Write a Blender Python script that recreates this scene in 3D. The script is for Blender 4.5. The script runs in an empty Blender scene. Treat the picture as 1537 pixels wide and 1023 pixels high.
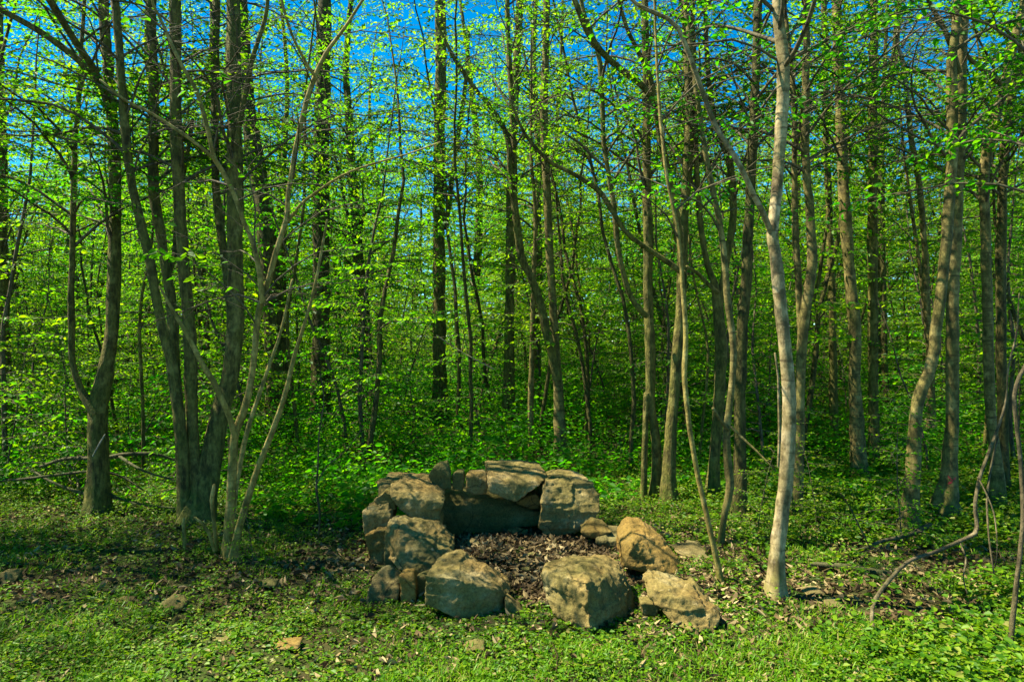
import bpy, bmesh, math, random
import numpy as np
from mathutils import Vector, noise as mnoise

# ------------------------------------------------------------------ scene, camera
S = bpy.context.scene
COL = S.collection
F, CX, CY, CAMH = 1025.0, 768.5, 511.5, 1.55     # photo pixels; 24 mm lens on 36 mm
R = np.random.default_rng(11)
random.seed(5)

def P(px, py, Y):
    return np.array([(px - CX) / F * Y, Y, CAMH + (CY - py) / F * Y])

def gz(x, y):
    x = np.asarray(x, float); y = np.asarray(y, float)
    damp = 1 - .8*np.exp(-((x-.2)**2 + (y-4.6)**2)/1.6)
    near = damp*0.022*np.sin(1.7*x+.6)*np.cos(1.3*y+.4) + damp*0.014*np.sin(3.7*x+2.1*y) + damp*0.009*np.sin(6.3*x-4.7*y+1.)
    far = 0.22*np.sin(.21*x+.8)*np.sin(.17*y+.3)*np.clip((y-8)/8, 0, 1)
    mound = 0.06*np.exp(-(((x-.12)/.5)**2 + ((y-4.9)/.45)**2)) + 0.06*np.exp(-(((x-1.2)/.4)**2 + ((y-4.35)/.35)**2))
    return near + far + mound

def ground_Y(py):
    return CAMH * F / (py - CY)

cam = bpy.data.cameras.new('camera'); cam.lens = 24; cam.sensor_width = 36; cam.clip_end = 2000; cam.clip_start = .05
co = bpy.data.objects.new('camera', cam); COL.objects.link(co)
co.location = (0, 0, CAMH); co.rotation_euler = (math.radians(90), 0, 0)
S.camera = co
S.view_settings.view_transform = 'Standard'; S.view_settings.look = 'None'
S.view_settings.exposure = 1.8; S.view_settings.gamma = 1
S.view_settings.use_curve_mapping = False
S.cycles.max_bounces = 10; S.cycles.diffuse_bounces = 8; S.cycles.transmission_bounces = 8; S.cycles.glossy_bounces = 2
S.cycles.use_denoising = True

SUN_EL, SUN_AZ = math.radians(57), math.radians(-82)      # azimuth clockwise from +Y: from the left, a little beyond
sd = Vector((math.sin(SUN_AZ)*math.cos(SUN_EL), math.cos(SUN_AZ)*math.cos(SUN_EL), math.sin(SUN_EL)))
sl = bpy.data.lights.new('sun', 'SUN'); sl.energy = 5.0; sl.angle = math.radians(.5); sl.color = (1, .91, .72)
so = bpy.data.objects.new('sun', sl); COL.objects.link(so); so.rotation_euler = sd.to_track_quat('Z', 'Y').to_euler()
W = bpy.data.worlds.new('World'); S.world = W; W.use_nodes = True
wn = W.node_tree; bg = wn.nodes['Background']
sky = wn.nodes.new('ShaderNodeTexSky'); sky.sky_type = 'NISHITA'; sky.sun_disc = False
sky.sun_elevation = SUN_EL; sky.sun_rotation = SUN_AZ
sky.air_density = 1.0; sky.dust_density = 0.0; sky.altitude = 4500; sky.ozone_density = 1.5
hs = wn.nodes.new('ShaderNodeHueSaturation'); hs.inputs['Saturation'].default_value = 1.45; hs.inputs['Hue'].default_value = .485
wn.links.new(sky.outputs[0], hs.inputs['Color']); wn.links.new(hs.outputs[0], bg.inputs[0]); bg.inputs[1].default_value = 0.09

# ------------------------------------------------------------------ materials
def mat(name):
    m = bpy.data.materials.new(name); m.use_nodes = True
    nt = m.node_tree; b = nt.nodes['Principled BSDF']
    return m, nt, b
def N(nt, t, **kw):
    n = nt.nodes.new(t)
    for k, v in kw.items():
        if k in n.inputs: n.inputs[k].default_value = v
        else: setattr(n, k, v)
    return n
def ramp(nt, fac, stops):
    r = nt.nodes.new('ShaderNodeValToRGB'); e = r.color_ramp.elements
    while len(e) < len(stops): e.new(.5)
    for el, (p, c) in zip(e, stops): el.position = p; el.color = (*c, 1)
    nt.links.new(fac, r.inputs[0]); return r.outputs[0]
def mixc(nt, f, a, b, mode='MIX'):
    n = nt.nodes.new('ShaderNodeMix'); n.data_type = 'RGBA'; n.blend_type = mode
    for i, v in ((0, f), (6, a), (7, b)):
        if isinstance(v, (int, float)): n.inputs[i].default_value = v
        elif isinstance(v, tuple): n.inputs[i].default_value = (*v, 1)
        else: nt.links.new(v, n.inputs[i])
    return n.outputs[2]
def noise(nt, vec, scale, detail=4, rough=.55, sc=None):
    if sc:
        mp = N(nt, 'ShaderNodeMapping'); mp.inputs['Scale'].default_value = sc
        nt.links.new(vec, mp.inputs[0]); vec = mp.outputs[0]
    n = N(nt, 'ShaderNodeTexNoise', Scale=scale, Detail=detail, Roughness=rough)
    nt.links.new(vec, n.inputs['Vector']); return n.outputs['Fac']

def leaf_mat(name, cols, tcols, mixf=.45, rough=.5, spec=.2):
    m, nt, b = mat(name); out = nt.nodes['Material Output']
    at = N(nt, 'ShaderNodeAttribute', attribute_name='rnd')
    oi = N(nt, 'ShaderNodeObjectInfo')
    c = ramp(nt, at.outputs['Fac'], cols); t = ramp(nt, at.outputs['Fac'], tcols)
    def vary(col):
        h = N(nt, 'ShaderNodeHueSaturation')
        mr = N(nt, 'ShaderNodeMapRange'); mr.inputs[3].default_value = .485; mr.inputs[4].default_value = .515
        mv = N(nt, 'ShaderNodeMapRange'); mv.inputs[3].default_value = .78; mv.inputs[4].default_value = 1.15
        nt.links.new(oi.outputs['Random'], mr.inputs[0]); nt.links.new(oi.outputs['Random'], mv.inputs[0])
        nt.links.new(mr.outputs[0], h.inputs['Hue']); nt.links.new(mv.outputs[0], h.inputs['Value'])
        nt.links.new(col, h.inputs['Color']); return h.outputs[0]
    c = vary(c); t = vary(t)
    nt.links.new(c, b.inputs['Base Color']); b.inputs['Roughness'].default_value = rough
    b.inputs['Specular IOR Level'].default_value = spec
    tr = N(nt, 'ShaderNodeBsdfTranslucent'); nt.links.new(t, tr.inputs[0])
    mx = N(nt, 'ShaderNodeMixShader', Fac=mixf)
    nt.links.new(b.outputs[0], mx.inputs[1]); nt.links.new(tr.outputs[0], mx.inputs[2])
    nt.links.new(mx.outputs[0], out.inputs[0]); return m

M = {}
M['leaf'] = leaf_mat('spring_leaf', [(0, (.014, .085, .002)), (.5, (.036, .15, .002)), (1, (.085, .215, .003))],
                     [(0, (.05, .28, .002)), (.5, (.13, .44, .002)), (1, (.29, .56, .003))], .58)
M['under'] = leaf_mat('understory_leaf', [(0, (.014, .085, .002)), (.6, (.034, .15, .002)), (1, (.085, .21, .003))],
                      [(0, (.05, .30, .002)), (.6, (.12, .46, .002)), (1, (.27, .56, .003))], .58)
M['young'] = leaf_mat('painted_sunlit_leaf', [(0, (.03, .12, .002)), (.5, (.065, .18, .002)), (1, (.12, .25, .003))],
                     [(0, (.10, .36, .002)), (.5, (.22, .50, .002)), (1, (.38, .60, .004))], .58)  # sunlight painted into the leaf colour: brighter, yellower copy, mainly for the deeper wood
M['grass'] = leaf_mat('grass_blade', [(0, (.02, .09, .002)), (.6, (.09, .215, .003)), (.87, (.15, .26, .006)), (1, (.25, .22, .06))],
                      [(0, (.06, .26, .003)), (.6, (.22, .45, .003)), (.87, (.36, .52, .006)), (1, (.34, .28, .07))], .35)
M['litter'] = leaf_mat('dead_leaf', [(0, (.045, .03, .010)), (.35, (.115, .08, .03)), (.7, (.23, .175, .07)), (1, (.40, .32, .15))],
                       [(0, (.03, .015, .006)), (1, (.14, .08, .03))], .15, .75, .2)

def bark_mat(name, dark, light, pale, moss, stretch=(1, 1, .22), scale=26, mossy=.45, bands=False, bump=.5):
    m, nt, b = mat(name)
    tc = N(nt, 'ShaderNodeTexCoord').outputs['Object']
    f1 = noise(nt, tc, scale, 6, .62, stretch); f2 = noise(nt, tc, 3.2, 3); f3 = noise(nt, tc, 9, 5, .6)
    c = ramp(nt, f1, [(.38, dark), (.60, light)])
    c = mixc(nt, ramp(nt, f3, [(.52, (0, 0, 0)), (.66, (.75,)*3)]), c, pale)
    c = mixc(nt, ramp(nt, f2, [(.40, (0,)*3), (.68, (mossy,)*3)]), c, moss)
    f5 = noise(nt, tc, 42, 5, .7, (1, 1, .5)); f6 = noise(nt, tc, 5.5, 6, .7)
    c = mixc(nt, .75, c, ramp(nt, f5, [(.36, (.38,)*3), (.58, (1.1,)*3)]), 'MULTIPLY')
    c = mixc(nt, ramp(nt, f6, [(.56, (0,)*3), (.66, (.7,)*3)]), c, dark)
    sz = N(nt, 'ShaderNodeSeparateXYZ'); nt.links.new(tc, sz.inputs[0])
    md = N(nt, 'ShaderNodeMath', operation='MULTIPLY_ADD'); nt.links.new(f6, md.inputs[0]); md.inputs[1].default_value = 1.6; nt.links.new(sz.outputs[2], md.inputs[2])
    c = mixc(nt, ramp(nt, md.outputs[0], [(.75, (.6,)*3), (1., (0,)*3)]), c, moss)
    h = f1
    if bands:
        fb = noise(nt, tc, 6, 4, .6, (.6, .6, 7)); k = ramp(nt, fb, [(.56, (0,)*3), (.63, (.85,)*3)])
        c = mixc(nt, k, c, dark)
    nt.links.new(c, b.inputs['Base Color']); b.inputs['Roughness'].default_value = .85; b.inputs['Specular IOR Level'].default_value = .25
    bp0 = N(nt, 'ShaderNodeBump', Strength=bump, Distance=.03); nt.links.new(f5, bp0.inputs['Height'])
    bp = N(nt, 'ShaderNodeBump', Strength=bump, Distance=.03); nt.links.new(h, bp.inputs['Height']); nt.links.new(bp0.outputs[0], bp.inputs['Normal']); nt.links.new(bp.outputs[0], b.inputs['Normal'])
    return m
M['bark'] = bark_mat('rough_bark', (.045, .036, .007), (.18, .15, .030), (.26, .225, .06), (.075, .105, .008), mossy=.5, bump=.7)
M['darkbark'] = bark_mat('dark_bark', (.028, .022, .005), (.115, .095, .02), (.18, .152, .042), (.05, .072, .005), mossy=.5, bump=.8)
M['greybark'] = bark_mat('smooth_grey_bark', (.06, .047, .012), (.21, .165, .046), (.32, .26, .09), (.075, .095, .008), (1, 1, .6), 14, .35, True, .25)
M['beech'] = bark_mat('pale_beech_bark', (.085, .062, .024), (.38, .295, .14), (.48, .39, .22), (.22, .20, .05), (1, 1, .8), 9, .3, True, .2)
M['hazel'] = bark_mat('hazel_bark', (.13, .10, .02), (.34, .26, .065), (.42, .34, .11), (.11, .12, .01), (1, 1, .5), 18, .4, True, .3)
M['twig'] = bark_mat('twig_bark', (.045, .035, .018), (.13, .105, .055), (.16, .14, .08), (.06, .08, .02), mossy=.3, bump=.2)
M['greywood'] = bark_mat('weathered_branch_wood', (.05, .038, .016), (.135, .105, .05), (.21, .17, .09), (.07, .075, .018), (1, 1, .2), 22, .3, False, .5)
M['dead'] = bark_mat('bare_wood', (.20, .16, .10), (.42, .36, .26), (.52, .47, .37), (.16, .15, .06), (1, 1, .2), 22, .25, False, .4)
M['fallen'] = bark_mat('fallen_wood', (.035, .028, .012), (.11, .088, .042), (.17, .14, .075), (.045, .065, .012), mossy=.45, bump=.5)

def rock_mat(name, a, b_, c_, ochre, moss=.5):
    a, b_, c_, ochre = (tuple(.78*q*w for q, w in zip(t, (1, .97, .92))) for t in (a, b_, c_, ochre))
    m, nt, b = mat(name)
    tc = N(nt, 'ShaderNodeTexCoord').outputs['Object']
    oi = N(nt, 'ShaderNodeObjectInfo'); ad = N(nt, 'ShaderNodeVectorMath', operation='ADD')
    sc = N(nt, 'ShaderNodeVectorMath', operation='SCALE'); sc.inputs[0].default_value = (7, 13, 5)
    nt.links.new(oi.outputs['Random'], sc.inputs['Scale']); nt.links.new(tc, ad.inputs[0]); nt.links.new(sc.outputs[0], ad.inputs[1])
    v = ad.outputs[0]
    f1 = noise(nt, v, 4.5, 7, .62); f2 = noise(nt, v, 2.2, 4); f3 = noise(nt, v, 13, 6, .65); f4 = noise(nt, v, 75, 5, .75)
    fs = noise(nt, v, 5, 4, .5, (.6, .6, 5))
    c = ramp(nt, f1, [(.34, a), (.52, b_), (.68, c_)])
    c = mixc(nt, ramp(nt, f2, [(.50, (0,)*3), (.66, (.75,)*3)]), c, ochre)
    c = mixc(nt, ramp(nt, f3, [(.55, (0,)*3), (.70, (.55,)*3)]), c, (.055, .048, .026))
    c = mixc(nt, ramp(nt, fs, [(.58, (0,)*3), (.70, (.35,)*3)]), c, a)
    geo = N(nt, 'ShaderNodeNewGeometry'); sp = N(nt, 'ShaderNodeSeparateXYZ'); nt.links.new(geo.outputs['Normal'], sp.inputs[0])
    mo = N(nt, 'ShaderNodeMath', operation='MULTIPLY'); nt.links.new(ramp(nt, f2, [(.42, (1,)*3), (.6, (0,)*3)]), mo.inputs[0]); mo.inputs[1].default_value = moss
    c = mixc(nt, mo.outputs[0], c, (.085, .095, .022))
    c = mixc(nt, .7, c, ramp(nt, f4, [(.36, (.35,)*3), (.56, (1.08,)*3)]), 'MULTIPLY')
    f7 = noise(nt, v, 26, 5, .7); c = mixc(nt, ramp(nt, f7, [(.60, (0,)*3), (.70, (.6,)*3)]), c, c_)
    vo = N(nt, 'ShaderNodeTexVoronoi', feature='DISTANCE_TO_EDGE', Scale=3.2)
    wv = N(nt, 'ShaderNodeMix'); wv.data_type = 'VECTOR'; wv.inputs[0].default_value = .12
    nz3 = N(nt, 'ShaderNodeTexNoise', Scale=6., Detail=4); nt.links.new(v, nz3.inputs['Vector']); nt.links.new(v, wv.inputs[4]); nt.links.new(nz3.outputs['Color'], wv.inputs[5])
    nt.links.new(wv.outputs[1], vo.inputs['Vector']); ck = ramp(nt, vo.outputs['Distance'], [(0, (.28,)*3), (.018, (1,)*3)])
    c = mixc(nt, ramp(nt, f2, [(.46, (0,)*3), (.56, (.9,)*3)]), c, mixc(nt, 1., c, ck, 'MULTIPLY'))
    nt.links.new(c, b.inputs['Base Color']); b.inputs['Roughness'].default_value = .88; b.inputs['Specular IOR Level'].default_value = .2
    b1 = N(nt, 'ShaderNodeBump', Strength=.55, Distance=.03); nt.links.new(f3, b1.inputs['Height'])
    b2 = N(nt, 'ShaderNodeBump', Strength=.5, Distance=.008); nt.links.new(f4, b2.inputs['Height']); nt.links.new(b1.outputs[0], b2.inputs['Normal'])
    nt.links.new(b2.outputs[0], b.inputs['Normal']); return m
M['tan'] = rock_mat('tan_sandstone', (.13, .092, .024), (.31, .222, .072), (.47, .385, .19), (.27, .185, .05), .45)
M['olive'] = rock_mat('olive_sandstone', (.08, .064, .015), (.19, .145, .04), (.33, .26, .10), (.22, .14, .026), .6)
M['ochre'] = rock_mat('ochre_sandstone', (.20, .115, .022), (.33, .20, .045), (.40, .27, .09), (.35, .20, .035), .3)
M['grey'] = rock_mat('grey_stone', (.09, .075, .028), (.21, .168, .064), (.34, .28, .13), (.19, .14, .038), .4)

def ground_mat():
    m, nt, b = mat('forest_soil')
    tc = N(nt, 'ShaderNodeTexCoord').outputs['Object']
    f1 = noise(nt, tc, 1.3, 5); f2 = noise(nt, tc, 22, 6, .7); f3 = noise(nt, tc, .6, 4)
    c = ramp(nt, f2, [(.3, (.020, .016, .006)), (.55, (.058, .046, .017)), (.75, (.12, .09, .04))])
    g = ramp(nt, f2, [(.3, (.012, .03, .004)), (.7, (.04, .085, .010))])
    c = mixc(nt, ramp(nt, f1, [(.40, (.15,)*3), (.60, (.85,)*3)]), c, g)
    nt.links.new(c, b.inputs['Base Color']); b.inputs['Roughness'].default_value = .95; b.inputs['Specular IOR Level'].default_value = .1
    bp = N(nt, 'ShaderNodeBump', Strength=.8, Distance=.04); nt.links.new(f2, bp.inputs['Height']); nt.links.new(bp.outputs[0], b.inputs['Normal'])
    return m
M['soil'] = ground_mat()
m_, nt_, b_ = mat('red_paint'); b_.inputs['Base Color'].default_value = (.42, .03, .02, 1); b_.inputs['Roughness'].default_value = .7; M['red'] = m_

# ------------------------------------------------------------------ mesh building
class MB:
    """Collects vertices, quads and triangles (with a material slot and a random value per vertex) for ONE mesh."""
    def __init__(s): s.v = []; s.q = []; s.t = []; s.qm = []; s.tm = []; s.r = []; s.n = 0; s.sq = []
    def add(s, v, quads=None, tris=None, m=0, rnd=None, smooth=True):
        v = np.asarray(v, float).reshape(-1, 3)
        if quads is not None and len(quads):
            quads = np.asarray(quads, int).reshape(-1, 4); s.q.append(quads + s.n); s.qm.append(np.full(len(quads), m)); s.sq.append(np.full(len(quads), smooth))
        if tris is not None and len(tris):
            tris = np.asarray(tris, int).reshape(-1, 3); s.t.append(tris + s.n); s.tm.append(np.full(len(tris), m))
        s.r.append(np.zeros(len(v)) if rnd is None else np.asarray(rnd, float)); s.v.append(v); s.n += len(v)
    def build(s, name, mats, parent=None, origin=(0, 0, 0)):
        me = bpy.data.meshes.new(name)
        v = np.concatenate(s.v) - np.asarray(origin, float)
        q = np.concatenate(s.q) if s.q else np.zeros((0, 4), int); t = np.concatenate(s.t) if s.t else np.zeros((0, 3), int)
        me.vertices.add(len(v)); me.vertices.foreach_set('co', v.astype(np.float32).ravel())
        nl = len(q)*4 + len(t)*3; me.loops.add(nl)
        me.loops.foreach_set('vertex_index', np.concatenate([q.ravel(), t.ravel()]).astype(np.int32))
        me.polygons.add(len(q) + len(t))
        st = np.concatenate([np.arange(len(q))*4, len(q)*4 + np.arange(len(t))*3]).astype(np.int32)
        me.polygons.foreach_set('loop_start', st)
        mi = np.concatenate([np.concatenate(s.qm) if s.qm else [], np.concatenate(s.tm) if s.tm else []]).astype(np.int32)
        me.polygons.foreach_set('material_index', mi)
        sm = np.concatenate([np.concatenate(s.sq) if s.sq else np.zeros(0, bool), np.zeros(len(t), bool)]).astype(bool)
        me.polygons.foreach_set('use_smooth', sm)
        me.update(calc_edges=True)
        a = me.attributes.new('rnd', 'FLOAT', 'POINT'); a.data.foreach_set('value', np.concatenate(s.r).astype(np.float32))
        for m in (mats if isinstance(mats, (list, tuple)) else [mats]): me.materials.append(m)
        o = bpy.data.objects.new(name, me); COL.objects.link(o)
        if parent is not None: o.parent = parent
        else: o.location = origin
        return o

def unit(a): return a / np.maximum(np.linalg.norm(a, axis=-1, keepdims=True), 1e-9)

def smooth_path(pts, rad, step):
    """Catmull-Rom through pts, resampled about every step metres."""
    p = np.asarray(pts, float); r = np.asarray(rad, float)
    if len(p) < 2: return p, r
    pp = np.vstack([2*p[0]-p[1], p, 2*p[-1]-p[-2]]); op, orr = [], []
    for i in range(len(p)-1):
        n = max(1, int(np.linalg.norm(p[i+1]-p[i]) / step))
        t = (np.arange(n)/n)[:, None]; a, b, c, d = pp[i], pp[i+1], pp[i+2], pp[i+3]
        op.append(.5*((2*b) + (-a+c)*t + (2*a-5*b+4*c-d)*t**2 + (-a+3*b-3*c+d)*t**3)); orr.append(r[i] + (r[i+1]-r[i])*t[:, 0])
    op.append(p[-1:]); orr.append(r[-1:])
    return np.vstack(op), np.concatenate(orr)

def tube(mb, p, r, n=8, m=0, rough=0., flare=0., seed=0):
    p = np.asarray(p, float); k = len(p)
    if k < 2: return
    t = unit(np.gradient(p, axis=0)); ref = np.array([0.31, 1, .17]) if abs(t[0][1]) < .9 else np.array([1., 0, .2])
    a = unit(np.cross(t, ref)); b = np.cross(t, a)
    th = np.arange(n)/n*2*math.pi
    rr = np.repeat(np.asarray(r, float)[:, None], n, 1)
    if rough:
        g = np.random.default_rng(seed)
        z = np.arange(k)[:, None]; ph = g.uniform(0, 6.28, 6)
        rr = rr*(1 + rough*(np.sin(2*th+ph[0]+z*.31)*.5 + np.sin(3*th+ph[1]-z*.47)*.35 + g.normal(0, .35, (k, n)) + np.sin(z*.23+ph[2])*.4))
    if flare:
        h = np.linalg.norm(p - p[0], axis=1)[:, None]; ph = seed*1.7
        rr = rr*(1 + flare*np.exp(-h/(r[0]*2.2))*(1 + .45*np.sin(4*th+ph) + .3*np.sin(3*th+2*ph)))
    v = p[:, None] + rr[..., None]*(a[:, None]*np.cos(th)[None, :, None] + b[:, None]*np.sin(th)[None, :, None])
    i = np.arange(k-1)[:, None]*n; j = np.arange(n)[None]; j2 = (j+1) % n
    q = np.stack([i+j, i+j2, i+n+j2, i+n+j], -1).reshape(-1, 4)
    v = np.vstack([v.reshape(-1, 3), p[-1:]+t[-1:]*r[-1]])
    tr = np.stack([(k-1)*n+np.arange(n), (k-1)*n+(np.arange(n)+1) % n, np.full(n, k*n)], -1)
    mb.add(v, q, tr, m)

def leaves(mb, pos, ax, nor, size, width, rnd, m=0, fold=.12, droop=.12):
    """One folded six-corner blade per row: pos, axis, normal, length."""
    pos = np.asarray(pos, float); 
    if not len(pos): return
    ax = unit(np.asarray(ax, float)); side = unit(np.cross(ax, np.asarray(nor, float))); nn = np.cross(side, ax)
    L = np.asarray(size, float)[:, None]; w = L*np.asarray(width, float).reshape(-1, 1)
    def pt(u, s, h): return pos + ax*L*u + side*w*s + nn*L*h
    v = np.stack([pt(0, 0, 0), pt(.30, .46, fold), pt(.68, .38, fold*.6-droop*.4), pt(1, 0, -droop), pt(.68, -.38, fold*.6-droop*.4), pt(.30, -.46, fold)], 1)
    b = np.arange(len(pos))[:, None]*6
    q = np.concatenate([b+[0, 1, 2, 3], b+[0, 3, 4, 5]])
    mb.add(v.reshape(-1, 3), q, None, m, np.repeat(rnd, 6), smooth=False)

def empty(name, loc, label, cat, group=None):
    o = bpy.data.objects.new(name, None); COL.objects.link(o); o.location = loc; o.empty_display_size = .2
    o['label'] = label; o['category'] = cat
    if group: o['group'] = group
    return o
def tag(o, label=None, cat=None, group=None, kind=None):
    for k, v in (('label', label), ('category', cat), ('group', group), ('kind', kind)):
        if v: o[k] = v
    return o

# openings in the canopy where the sky shows (photo pixels: x, y, rx, ry)
GAPS = [(612, 180, 42, 42), (725, 320, 40, 18), (415, 105, 28, 45), (30, 195, 30, 30), (50, 340, 70, 40), (895, 335, 35, 60), (935, 45, 28, 25),
        (955, 240, 25, 35), (1400, 60, 75, 45), (1392, 330, 48, 70), (1365, 210, 20, 60), (390, 200, 20, 35), (880, 410, 30, 25), (1060, 370, 30, 18), (1190, 260, 16, 40), (600, 350, 70, 25), (130, 60, 60, 30)]
def gap_keep(p, rng, k=.15):
    px = CX + p[:, 0]/np.maximum(p[:, 1], .1)*F; py = CY - (p[:, 2]-CAMH)/np.maximum(p[:, 1], .1)*F
    keep = np.ones(len(p), bool)
    for x, y, rx, ry in GAPS:
        keep &= ~((((px-x)/rx)**2 + ((py-y)/ry)**2 < 1) & (rng.random(len(p)) > k))
    return keep

def sprays(rng, axis_fn, z0, z1, nbr, Lmax, lsize, shape, el0=(30, 60), gaps=False, wood_r=.013, twig_gap=.13, leaf_gap=.055, tier=None):
    """Branches with flat leafy side twigs, arching to the level: returns leaf mesh data and wood mesh data in two MBs."""
    lv, wd = MB(), MB(); Pn, An, Nn, Sn = [], [], [], []
    ga = rng.uniform(0, 6.28)
    for b in range(nbr):
        u = (b + rng.uniform(0, 1))/nbr; z = z0 + (z1-z0)*u**1.5; L = Lmax*shape(u)*rng.uniform(.65, 1.2)
        if L < .12: continue
        ga += 2.4 + rng.normal(0, .5); el = math.radians(rng.uniform(*el0))
        p = np.array(axis_fn(z), float); d = np.array([math.cos(ga)*math.cos(el), math.sin(ga)*math.cos(el), math.sin(el)])
        k = max(4, int(L/.16)); st = L/k; pts = [p]
        for i in range(k):
            d = unit(d + rng.normal(0, .11, 3) + np.array([0, 0, -.22 if d[2] > .08 else .02])*min(1, 5/k)); p = p + d*st; pts.append(p)
        pts = np.array(pts); rad = np.linspace(max(.004, wood_r*L/1.5), .002, len(pts))
        tube(wd, pts, rad, 5)
        cum = np.arange(len(pts))*st; s = .18*L; side = 1
        while s < L*1.001:
            i = min(int(s/st), k-1); f = s/st - i; q = pts[i]*(1-f) + pts[i+1]*f; dd = unit(pts[i+1]-pts[i])
            hz = unit(np.cross(dd, [0, 0, 1])); ang = math.radians(rng.uniform(35, 65))
            td = unit(dd*math.cos(ang) + side*hz*math.sin(ang) + np.array([0, 0, rng.normal(.0, .12)]))
            tl = (.16 + .38*(L-s)*rng.uniform(.6, 1.2)) if s < L*.97 else .12
            nl = max(2, int(tl/leaf_gap)); a = (np.arange(nl)+.6)/nl*tl
            bend = np.array([0, 0, -.25])*(a[:, None]**2)
            lp = q + td*a[:, None] + bend
            if tl > .12: tube(wd, np.array([q, lp[nl//2], lp[-1]]), [.0028, .002, .0012], 3)
            sg = np.where(np.arange(nl) % 2, 1, -1)[:, None]; th2 = np.cross(td, [0, 0, 1])
            ax = unit(td*.62 + sg*unit(th2)*.75 + rng.normal(0, .22, (nl, 3)) + [0, 0, -.30])
            Pn.append(lp); An.append(ax); Nn.append(np.array([0, 0, 1]) + rng.normal(0, .75, (nl, 3))); Sn.append(lsize*rng.uniform(.6, 1.25, nl))
            side = -side; s += twig_gap*rng.uniform(.7, 1.4)
    Pn, An, Nn, Sn = map(np.concatenate, (Pn, An, Nn, Sn))
    if gaps:
        kp = gap_keep(Pn, rng) & sun_keep(Pn, rng); Pn, An, Nn, Sn = Pn[kp], An[kp], Nn[kp], Sn[kp]
    leaves(lv, Pn, An, Nn, Sn, rng.uniform(.5, .68, len(Pn)), rng.random(len(Pn)))
    return lv, wd

# where the sun comes through the canopy: (x, y, rx, ry, share of leaves kept) on the ground
LIT = [(-3.4, 7.3, 2.0, .9, .3), (-.8, 7.9, 1.6, .9, .3), (1.6, 8.0, 2.0, .9, .3), (3.6, 8.6, 1.8, 1., .3), (-.5, 9.8, 3.5, .9, .35), (4.5, 10.5, 2, .8, .35), (.05, 4.9, 1.1, .9, .08), (1.1, 4.2, .9, .7, .12), (-1.9, 3.4, 2.4, .55, .1), (2.4, 5.4, .7, .4, .1), (1.0, 6.0, .9, .5, .15), (1.6, 4.0, .4, .5, .05)]
SHAFTS = [(x, y, z, .12) for x, y in ((1.6, 4.1), (3.5, 5.55), (3.8, 5.9), (3.75, 7.5), (-1.95, 4.85), (1.7, 6.6), (.75, 8.8)) for z in (.5, 1.3, 2.1, 2.9, 3.7)]
def sun_keep(p, rng):
    t = p[:, 2]/sd.z; x = p[:, 0]-sd.x*t; y = p[:, 1]-sd.y*t; k = np.ones(len(p), bool)
    for a, b, rx, ry, q in LIT:
        k &= ~((((x-a)/rx)**2 + ((y-b)/ry)**2 < 1) & (rng.random(len(p)) > q))
    for a, b, z, q in SHAFTS:            # shafts of light that reach the trunks themselves
        t = (p[:, 2]-z)/sd.z; x = p[:, 0]-sd.x*t; y = p[:, 1]-sd.y*t
        k &= ~((t > .15) & ((x-a)**2 + (y-b)**2 < .2) & (rng.random(len(p)) > q))
    return k

tall_shape = lambda u: (.55 + .6*math.sin(math.pi*min(1, u*1.15+.1)))*(1.05-.75*u**3)
sap_shape = lambda u: (1.05 - .75*u)

# ------------------------------------------------------------------ ground
def ground():
    ys = np.concatenate([np.arange(-6, 2, .4), np.arange(2, 9, .06), 9*1.055**np.arange(0, 74)]); 
    xs_h = np.concatenate([np.arange(0, 5, .06), 5*1.06**np.arange(0, 66)]); xs = np.concatenate([-xs_h[:0:-1], xs_h])
    X, Y = np.meshgrid(xs, ys); Z = gz(X, Y) + R.normal(0, .006, X.shape)*(np.abs(Y-5) < 4)
    nx = len(xs); i = (np.arange(len(ys)-1)[:, None]*nx + np.arange(nx-1)[None]).ravel()
    mb = MB(); mb.add(np.stack([X, Y, Z], -1).reshape(-1, 3), np.stack([i, i+1, i+nx+1, i+nx], -1)); o = mb.build('ground', M['soil']); tag(o, kind='structure')
ground()

# ------------------------------------------------------------------ traced trees
def to3(pts, Y, dY=0., seed=0):
    g = np.random.default_rng(seed); n = len(pts); out = []
    for i, (x, y, w) in enumerate(pts):
        out.append(P(x, y, Y + dY*i/max(1, n-1)))
    return np.array(out), np.array([w*.5/F*Y for _, _, w in pts])

def extend(p, r, H, rng):
    """Carry a trunk on above the frame, straightening, to height H."""
    p, r = list(p), list(r); d = unit(p[-1]-p[-2]); d = unit(d*np.array([.6, .6, 1])); r0 = r[-1]; z0 = p[-1][2]
    while p[-1][2] < H - .3:
        d = unit(d*np.array([.93, .93, 1]) + rng.normal(0, .05, 3)); p.append(p[-1] + d*.8); r.append(max(.006, r0*(1 - .97*(p[-1][2]-z0)/(H-z0))))
    return np.array(p), np.array(r)

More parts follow.
